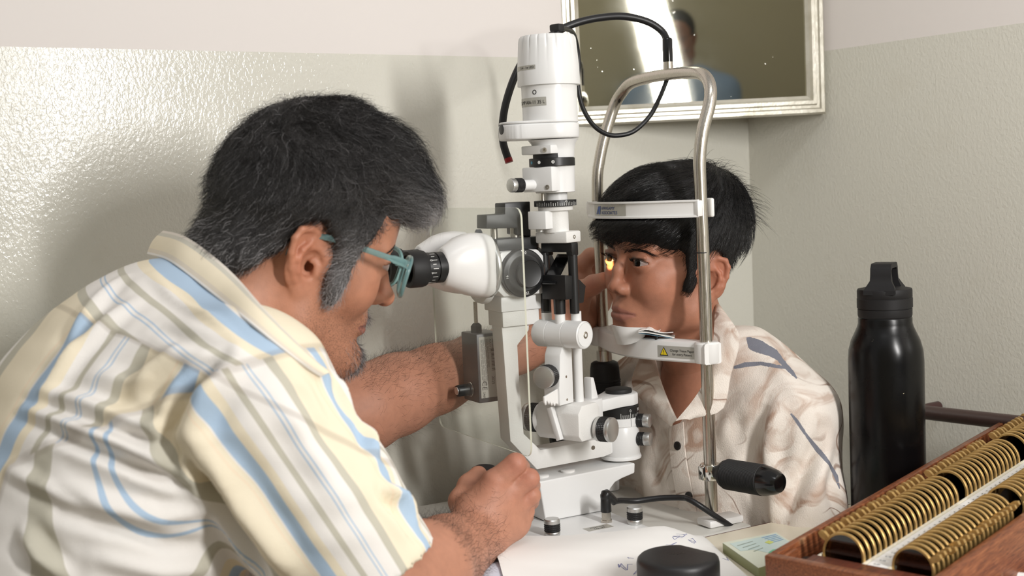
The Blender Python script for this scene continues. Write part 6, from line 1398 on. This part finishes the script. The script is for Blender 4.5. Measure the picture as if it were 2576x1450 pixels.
lens_row(lens_proto('trial_lens', .0222, math.radians(36)), xs1, .0575, -.0052, 'brass-rimmed trial lens standing in the far row of the wooden case', 'brass-rimmed trial lens at the near end of the far row', 'trial lenses in the far row', .10, {19: 'brass-rimmed far-row trial lens just before the first gap', 20: 'brass-rimmed far-row trial lens just after the first gap', 33: 'brass-rimmed far-row trial lens just before the second gap', 34: 'brass-rimmed far-row trial lens just after the second gap'})
lens_row(lens_proto('trial_lens', .0210, math.radians(150)), xs2, .1270, -.0062, 'brass-rimmed trial lens standing in the near row of the wooden case', 'brass-rimmed trial lens at the near end of the near row', 'trial lenses in the near row', .10, {18: 'brass-rimmed near-row trial lens just before the gap', 19: 'brass-rimmed near-row trial lens just after the gap'})

# ---- card pad, papers, black lid, cloth, ring
M_PAD = mat('pale_printed_card', srgb(226, 232, 214), .3); M_PADE = mat('olive_card_edge', srgb(150, 156, 112), .5); zc_ = ZT + .0115
pc4 = [PZ(1818, 1367, zc_), PZ(1953, 1341, zc_), PZ(2032, 1392, zc_), PZ(1908, 1430, zc_)]
pad = empty('card_pad', tuple(pc4[0][:2]) + (ZT,), math.atan2(*(pc4[1] - pc4[0])[1::-1]), label='small pad of pale green printed cards beside the lens case', cat='pad'); bpy.context.view_layer.update(); pi_ = pad.matrix_world.inverted()
L4 = [pi_ @ Vector(p_) for p_ in pc4]
mb = MB(); mb._add([(p_.x, p_.y, z) for z in (.0006, .0113) for p_ in L4], [(3, 2, 1, 0), (0, 1, 5, 4), (1, 2, 6, 5), (2, 3, 7, 6), (3, 0, 4, 7)]); mb.build('card_stack', M_PADE, pad, smooth=False)
MB()._add([(p_.x, p_.y, z) for z in (.0114, .0120) for p_ in L4], [(0, 1, 2, 3), (4, 5, 6, 7), (0, 1, 5, 4), (1, 2, 6, 5), (2, 3, 7, 6), (3, 0, 4, 7)]).build('top_card', M_PAD, pad, smooth=False)
def on_pad(u_, v_): a = L4[0].lerp(L4[1], u_); b = L4[3].lerp(L4[2], u_); q = a.lerp(b, v_); return (q.x, q.y, .01215)
def patch(name, pts, m): MB()._add([Vector(on_pad(*p_)) + Vector((0, 0, 0 if name == 'print_panel' else .0003)) for p_ in pts], [tuple(range(len(pts)))]).build(name, m, pad, smooth=False)
patch('print_panel', [(.08, .08), (.97, .05), (.97, .95), (.60, .95), (.30, .45), (.08, .40)], mat('pale_aqua_print', srgb(206, 226, 222), .3))
patch('green_print', [(.40, .98), (.36, .80), (.44, .66), (.56, .60), (.66, .64), (.74, .56), (.84, .60), (.88, .74), (.80, .86), (.72, .98)], mat('green_print', srgb(104, 200, 164), .3)); patch('yellow_print', [(.60, .30), (.70, .26), (.74, .36), (.64, .40)], mat('yellow_print', srgb(214, 224, 120), .3))
for k in range(5): patch('blue_line', [(.66 + .02 * k, .10 + .06 * k), (.94, .08 + .06 * k), (.94, .105 + .06 * k), (.66 + .02 * k, .125 + .06 * k)], mat('blue_line_print', srgb(150, 184, 214), .4) if k == 0 else bpy.data.materials['blue_line_print'])
for k in range(4): patch('grey_line', [(.14 + .04 * k, .20 + .10 * k), (.46, .16 + .10 * k), (.46, .175 + .10 * k), (.14 + .04 * k, .22 + .10 * k)], mat('grey_line_print', srgb(160, 170, 160), .4) if k == 0 else bpy.data.materials['grey_line_print'])
M_PAPER = mat('white_paper', srgb(236, 235, 232), .7); _n = N(M_PAPER); _n.bump(_n.noise(_n.obj(), 14, 2), .15, .004)
def drape(p_, extra=0.0):
    r = p_ - ORG; a_, b_ = r @ U_AX, r @ V_AX; d = max(a_ + .042, b_ - .145); t = min(1, max(0, 1 - d / .05)); return ZT + .0022 + .0165 * t * t * (3 - 2 * t) + extra
def sheet(name, cs, label, nx=22, ny=14, lift=None, up=0.0, th=.0004):
    q = [PZ(x, y, ZT + .012) for x, y in cs]; vs = []
    for j in range(ny + 1):
        for i in range(nx + 1):
            u_, v_ = i / nx, j / ny; p_ = (q[0] * (1 - u_) + q[1] * u_) * (1 - v_) + (q[3] * (1 - u_) + q[2] * u_) * v_; z = drape(p_, up) + (lift(u_, v_) if lift else 0); vs.append(Vector((p_[0], p_[1], z)))
    c = Vector(q[0]); c.z = ZT; o = empty(name, c) if False else None
    f1 = [(j * (nx + 1) + i, j * (nx + 1) + i + 1, (j + 1) * (nx + 1) + i + 1, (j + 1) * (nx + 1) + i) for j in range(ny) for i in range(nx)]; m_ = len(vs); vs2 = vs + [v - Vector((0, 0, th)) for v in vs]; f2 = [tuple(m_ + k for k in f[::-1]) for f in f1]
    bd = [i for i in range(nx + 1)] + [(j + 1) * (nx + 1) + nx for j in range(ny)] + [ny * (nx + 1) + nx - 1 - i for i in range(nx)] + [(ny - 1 - j) * (nx + 1) for j in range(ny - 1)]
    f3 = [(bd[k], bd[(k + 1) % len(bd)], m_ + bd[(k + 1) % len(bd)], m_ + bd[k]) for k in range(len(bd))]
    ob = MB()._add(vs2, f1 + f2 + f3).build(name, M_PAPER if name != 'blue_sheet' else M_PAPERB, None, sharp=80); tag(ob, label, 'paper'); return ob, q
M_PAPERB = mat('bluish_paper', srgb(206, 210, 222), .7)
sheet('paper_sheet', [(1205, 1440), (1420, 1390), (1640, 1530), (1260, 1600)], 'bluish sheet of paper under the white sheet by the wrist', lift=lambda u_, v_: -.0004).__class__
bpy.data.objects['paper_sheet'].data.materials[0] = M_PAPERB
pp, pq = sheet('paper_sheet', [(1225, 1384), (1768, 1331), (1985, 1520), (1350, 1590)], 'white sheet of paper with blue pen scribbles, one corner lifted', lift=lambda u_, v_: .0012 + .012 * max(0, 1 - u_ * 2.6 - v_ * 1.8) ** 2 + .0008 * math.sin(u_ * 9 + v_ * 4), th=.0003)
M_PEN = mat('blue_pen', srgb(84, 92, 160), .6); mb = MB(); rj = random.Random(9); bvp = BVHTree.FromObject(pp, bpy.context.evaluated_depsgraph_get())
for cx, cy, n_, sz in ((1712, 1352, 9, 26), (1745, 1362, 7, 22), (1690, 1372, 5, 20), (1575, 1428, 7, 26), (1830, 1405, 5, 18), (1600, 1440, 4, 18), (1590, 1405, 3, 16)):
    x, y = cx, cy; pts = []
    for k in range(n_): x = cx + rj.uniform(-sz, sz) * .8; y = cy + rj.uniform(-sz, sz) * .36; pts.append((x, y))
    q = []
    for x, y in pts:
        h_ = bvp.ray_cast(Vector(CAM), Vector(ray(x, y)).normalized())
        if h_[0] is not None: q.append(h_[0] + Vector((0, 0, .0002)))
    for a, b in zip(q[:-1], q[1:]):
        d = (b - a).normalized(); s_ = d.cross(Vector((0, 0, 1))) * .00032; mb._add([a - s_, b - s_, b + s_, a + s_], [(0, 1, 2, 3)])
pen = mb.build('pen_scribble', M_PEN, pp, smooth=False); pen['kind'] = 'stuff'
zl = ZT + .034; lc = PZ(1705, 1397, zl); rl = .0432
M_LIDB = mat('soft_black_plastic', srgb(26, 26, 28), .45); _n = N(M_LIDB); _n.bump(_n.noise(_n.obj(), 900, 1), .1, .0004)
lid = empty('round_case', (lc[0], lc[1], ZT + .004), 0, label='round matte black case with a rounded rim on the paper, one side cut straight', cat='case')
out = []
for k in range(72):
    t = 2 * math.pi * k / 72; x, y = math.cos(t), math.sin(t); d = Vector((math.cos(math.radians(42)), math.sin(math.radians(42)))); s_ = x * d.x + y * d.y; lim = .80
    if s_ > lim: x, y = x - d.x * (s_ - lim), y - d.y * (s_ - lim)
    out.append((x, y))
vs = []; fs = []; pr = [(rl - .001, 0), (rl, .001), (rl, .0225), (rl - .0010, .0265), (rl - .0035, .0290), (rl - .007, .0300), (rl * .5, .0303), (.0006, .0304)]
for r, h in pr: vs += [(x * r, y * r, h) for x, y in out]
for i in range(len(pr) - 1):
    for k in range(72): fs.append((i * 72 + k, i * 72 + (k + 1) % 72, (i + 1) * 72 + (k + 1) % 72, (i + 1) * 72 + k))
fs.append(tuple(range(72))[::-1]); MB()._add(vs, fs).build('case_body', M_LIDB, lid, sharp=50)
mb = MB()
for k in range(5): mb.box((-.009 + .0036 * k, .002, .03025), (-.0066 + .0036 * k, .008, .0305))
mb.build('embossed_mark', M_BLACK, lid)['kind'] = 'stuff'
M_CLOTH = mat('slate_blue_cloth', srgb(104, 114, 132), .9); _n = N(M_CLOTH); _n.bump(_n.noise(_n.obj(), 600, 2), .4, .001)
cf = [(BO + BX * x + BY * y) * V3((1, 1, 0)) for x, y in ((.045, .1715), (.34, .1715), (.36, .36), (.06, .38))]
vs = []; nx = 16
for j in range(nx + 1):
    for i in range(nx + 1):
        u_, v_ = i / nx, j / nx; p_ = (cf[0] * (1 - u_) + cf[1] * u_) * (1 - v_) + (cf[3] * (1 - u_) + cf[2] * u_) * v_; e = min(u_, 1 - u_, v_, 1 - v_); vs.append((p_[0], p_[1], ZT + .0006 + .016 * min(1, e * 6) ** .5 + .0025 * math.sin(u_ * 11 + v_ * 5) * min(1, e * 8)))
m_ = len(vs); vs += [(x, y, ZT + .0004) for x, y, z in vs]; f1 = [(j * (nx + 1) + i, j * (nx + 1) + i + 1, (j + 1) * (nx + 1) + i + 1, (j + 1) * (nx + 1) + i) for j in range(nx) for i in range(nx)]
tag(MB()._add(vs, f1 + [tuple(m_ + k for k in f[::-1]) for f in f1]).build('folded_cloth', M_CLOTH, None, sharp=80), 'folded slate blue cloth in the lower right corner of the desk', 'cloth')
rc = PZ(2552, 1462, ZT + .03); mb = MB(); mb.tube([(.030 * math.cos(2 * math.pi * k / 28), .030 * math.sin(2 * math.pi * k / 28), .0) for k in range(29)], .0045, 10, 1, False, False); ro = mb.build('ring', M_PLASTIC, None, sharp=80); ro.location = (rc[0], rc[1], rc[2] - .005); tag(ro, 'small white plastic ring on the slate blue cloth', 'ring')

# ---- tissue pad on the chin bar
tp = empty('tissue_pad', tuple(AB(0, 0, 0)), ANG, label='loose pad of white chin rest tissues pinned on the chin bar', cat='tissues')
def leaf(name, pts, m, bend):
    n = 10; vs = []; a, b, c, d = [T(x, y, bb) for x, y, bb in pts]
    for j in range(n + 1):
        for i in range(n + 1): u_, v_ = i / n, j / n; p_ = a.lerp(b, u_).lerp(d.lerp(c, u_), v_); vs.append(p_ + Vector((0, 0, bend(u_, v_))))
    m_ = len(vs); f1 = [(j * (n + 1) + i, j * (n + 1) + i + 1, (j + 1) * (n + 1) + i + 1, (j + 1) * (n + 1) + i) for j in range(n) for i in range(n)]; bd = list(range(n + 1)) + [(j + 1) * (n + 1) + n for j in range(n)] + [n * (n + 1) + n - 1 - i for i in range(n)] + [(n - 1 - j) * (n + 1) for j in range(n - 1)]
    return MB()._add(vs + [v - Vector((0, 0, .0006)) for v in vs], f1 + [tuple(m_ + k for k in f[::-1]) for f in f1] + [(bd[k], bd[(k + 1) % len(bd)], m_ + bd[(k + 1) % len(bd)], m_ + bd[k]) for k in range(len(bd))]).build(name, m, tp, sharp=80)
leaf('backing_card', [(1606, 838, .050), (1690, 851, .062), (1698, 846, .035), (1618, 830, .020)], mat('teal_backing', srgb(70, 104, 120), .5), lambda u_, v_: .0)
leaf('tissue', [(1606, 836, .050), (1697, 848, .062), (1698, 842, .035), (1618, 827, .020)], M_PAPER, lambda u_, v_: .0008 * math.sin(u_ * 5)); leaf('tissue', [(1606, 835, .050), (1694, 838, .060), (1692, 834, .035), (1618, 824, .020)], M_PAPER, lambda u_, v_: .002 * math.sin(u_ * 6 + .6) + .002 * (1 - v_) * math.sin(u_ * 3)); leaf('tissue', [(1612, 833, .046), (1660, 836, .056), (1664, 830, .034), (1622, 822, .020)], M_PAPER, lambda u_, v_: .0035 * math.sin(u_ * 4) ** 2)
q = T(1652, 851, .052); MB().cyl((q.x, q.y, q.z - .003), (q.x, q.y, q.z + .004), .0022).build('pin', M_BLACK, tp)

# ---- brown steel rail behind the bottle
a, b = P(2290, 1034, 1.80), P(2760, 1088, 1.46); rail_ = empty('steel_rail', (b[0], b[1], 0), 0, label='chipped dark brown steel wall rail behind the bottle', cat='rail')
M_RAIL = mat('chipped_brown_paint', srgb(66, 42, 40), .35); _n = N(M_RAIL); _n.to(_n.mix(_n.ramp(_n.noise(_n.obj(), 130, 4, .65), [(.68, 0.0), (.72, .8)]), srgb(66, 42, 40), srgb(168, 150, 140)), 'Base Color')
o_ = Vector((b[0], b[1], 0)); MB().cyl(Vector(a) - o_, Vector(b) - o_, .0098).build('rail_tube', M_RAIL, rail_)
for q in (a + (b - a) * .03, a + (b - a) * .97):   # brackets back to the wall
    d_ = float((q - CORNER) @ NR); MB().cyl(Vector(q) - o_, Vector(q - NR * (d_ - .004)) - o_, .0075).build('wall_bracket', M_RAIL, rail_)

# ---- a bystander at the far end of the room, seen only in the mirror
by_ = link('person', None); by_.location = (1.80, -1.60, 0); bpy.context.view_layer.update(); tag(by_, 'dark-haired person in a blue shirt, seen only reflected in the mirror', 'person')
G_POS = V3((1.80, -1.60, 1.56)); G_R = Rzyx(math.radians(118), math.radians(6), 0)
gh = head_field(True, (-22, 0, -150), 3.6); ghP, ghQ = gh.mesh(1); toG = lambda p: G_POS + (G_R @ (np.atleast_2d(p) * .001).T).T
gf = Field((1.35, -2.05, .62), (2.25, -1.1, 1.5), .014); gx_, gy_ = G_R @ V3((1, 0, 0)), G_R @ V3((0, 1, 0))
gc = G_POS * V3((1, 1, 0)) - gx_ * V3((1, 1, 0)) * .03
for s in (1, -1): gf.chain([gc + gy_ * s * .20 + V3((0, 0, 1.32)), gc + gy_ * s * .25 + V3((0, 0, 1.03)), gc + gy_ * s * .22 + gx_ * .10 + V3((0, 0, .80))], [.05, .042, .032], .03)
g1P, g1Q = gf.mesh(1); aP, aQ = join([(toG(ghP), ghQ), (g1P, g1Q)])
own(raw_mesh('body', aP, aQ, M_SKIN, None, {'tint': np.concatenate([head_paint(ghP, srgb(150, 100, 78), srgb(130, 84, 76), True), np.tile(np.array(srgb(150, 100, 78)), (len(g1P), 1))]), 'stubble': np.zeros(len(aP))}), by_)
hh = Field((-130, -100, -60), (110, 100, 140), 5.0); hh.ell((-14, 0, 40), (97, 80, 88)); sl, g = hh._sl((-300,) * 3, (300,) * 3, 0); hh.v = np.maximum(hh.v, (np.where(g[0] > 40, 48, np.where(g[0] > -20, 10, -45)) - g[2] + 0 * g[1]) * .7).astype(np.float32); q1, q2 = hh.mesh(1); own(raw_mesh('hair', toG(q1), q2, gap), by_)
gs_ = Field((1.35, -2.05, .70), (2.25, -1.1, 1.52), .014); R3 = np.stack([gx_ * V3((1, 1, 0)) / np.linalg.norm(gx_[:2]), gy_, V3((0, 0, 1))], 1)
gs_.ell(gc + V3((0, 0, 1.17)), (.115, .18, .26), R=R3); gs_.ell(gc + V3((0, 0, .92)), (.12, .17, .20), .05, R=R3)
for s in (1, -1): gs_.chain([gc + gy_ * s * .09 + V3((0, 0, 1.385)), gc + gy_ * s * .20 + V3((0, 0, 1.32)), gc + gy_ * s * .245 + V3((0, 0, 1.08))], [.06, .068, .066], .04)
q1, q2 = gs_.mesh(2); own(raw_mesh('shirt', q1, q2, mat('light_blue_cotton', srgb(150, 176, 212), .8)), by_)
gt = Field((1.3, -2.1, 0), (2.3, -1.1, .95), .016); gt.ell(gc + V3((0, 0, .84)), (.12, .17, .12), R=R3)
for s in (1, -1): gt.chain([gc + gy_ * s * .09 + V3((0, 0, .82)), gc + gy_ * s * .10 + V3((0, 0, .45)), gc + gy_ * s * .10 + V3((0, 0, .08))], [.095, .075, .058], .04); gt.ell(gc + gy_ * s * .10 + gx_ * V3((1, 1, 0)) * .06 + V3((0, 0, .045)), (.13, .05, .045), .02, R=R3)
q1, q2 = gt.mesh(2); own(raw_mesh('trousers', q1, q2, M_DENIM), by_)
# ================================================================ light of the slit, and the person holding the tube light
_eye = bw((80, -33, -7))[0]; _src = AB(*(Matrix.Rotation(0, 3, 'Z') @ Vector((0, 0, 0)))) ; _m2 = R22 @ Vector((XT + .030, -.002, H(668, 1408))); _src = np.array(Vector(ORG) + Matrix.Rotation(ANG, 3, 'Z') @ _m2)
d = bpy.data.lights.new('slit_beam', 'SPOT'); o = bpy.data.objects.new('slit_beam', d); COL.objects.link(o); d.energy = 9; d.color = (1.0, .62, .26); d.spot_size = math.radians(9); d.spot_blend = .5; d.shadow_soft_size = .002
o.location = Vector(_src); o.rotation_euler = (Vector(_eye) - Vector(_src)).to_track_quat('-Z', 'Y').to_euler()
# lamp body of the tube light (it shows in the mirror)
tl = link('tube_lamp', None); tl.matrix_world = key.matrix_basis if False else Matrix.Translation(KEY) @ key.rotation_euler.to_matrix().to_4x4(); tag(tl, 'long bright tube lamp held up beside the camera, seen in the mirror', 'lamp')
MB().box((-.05, -.27, .004), (.05, .27, .03), .006).build('lamp_housing', M_BLACK, tl); MB().cyl((0, -.27, .017), (0, -.47, .017), .014).build('handle', M_BLACK_MATTE, tl)
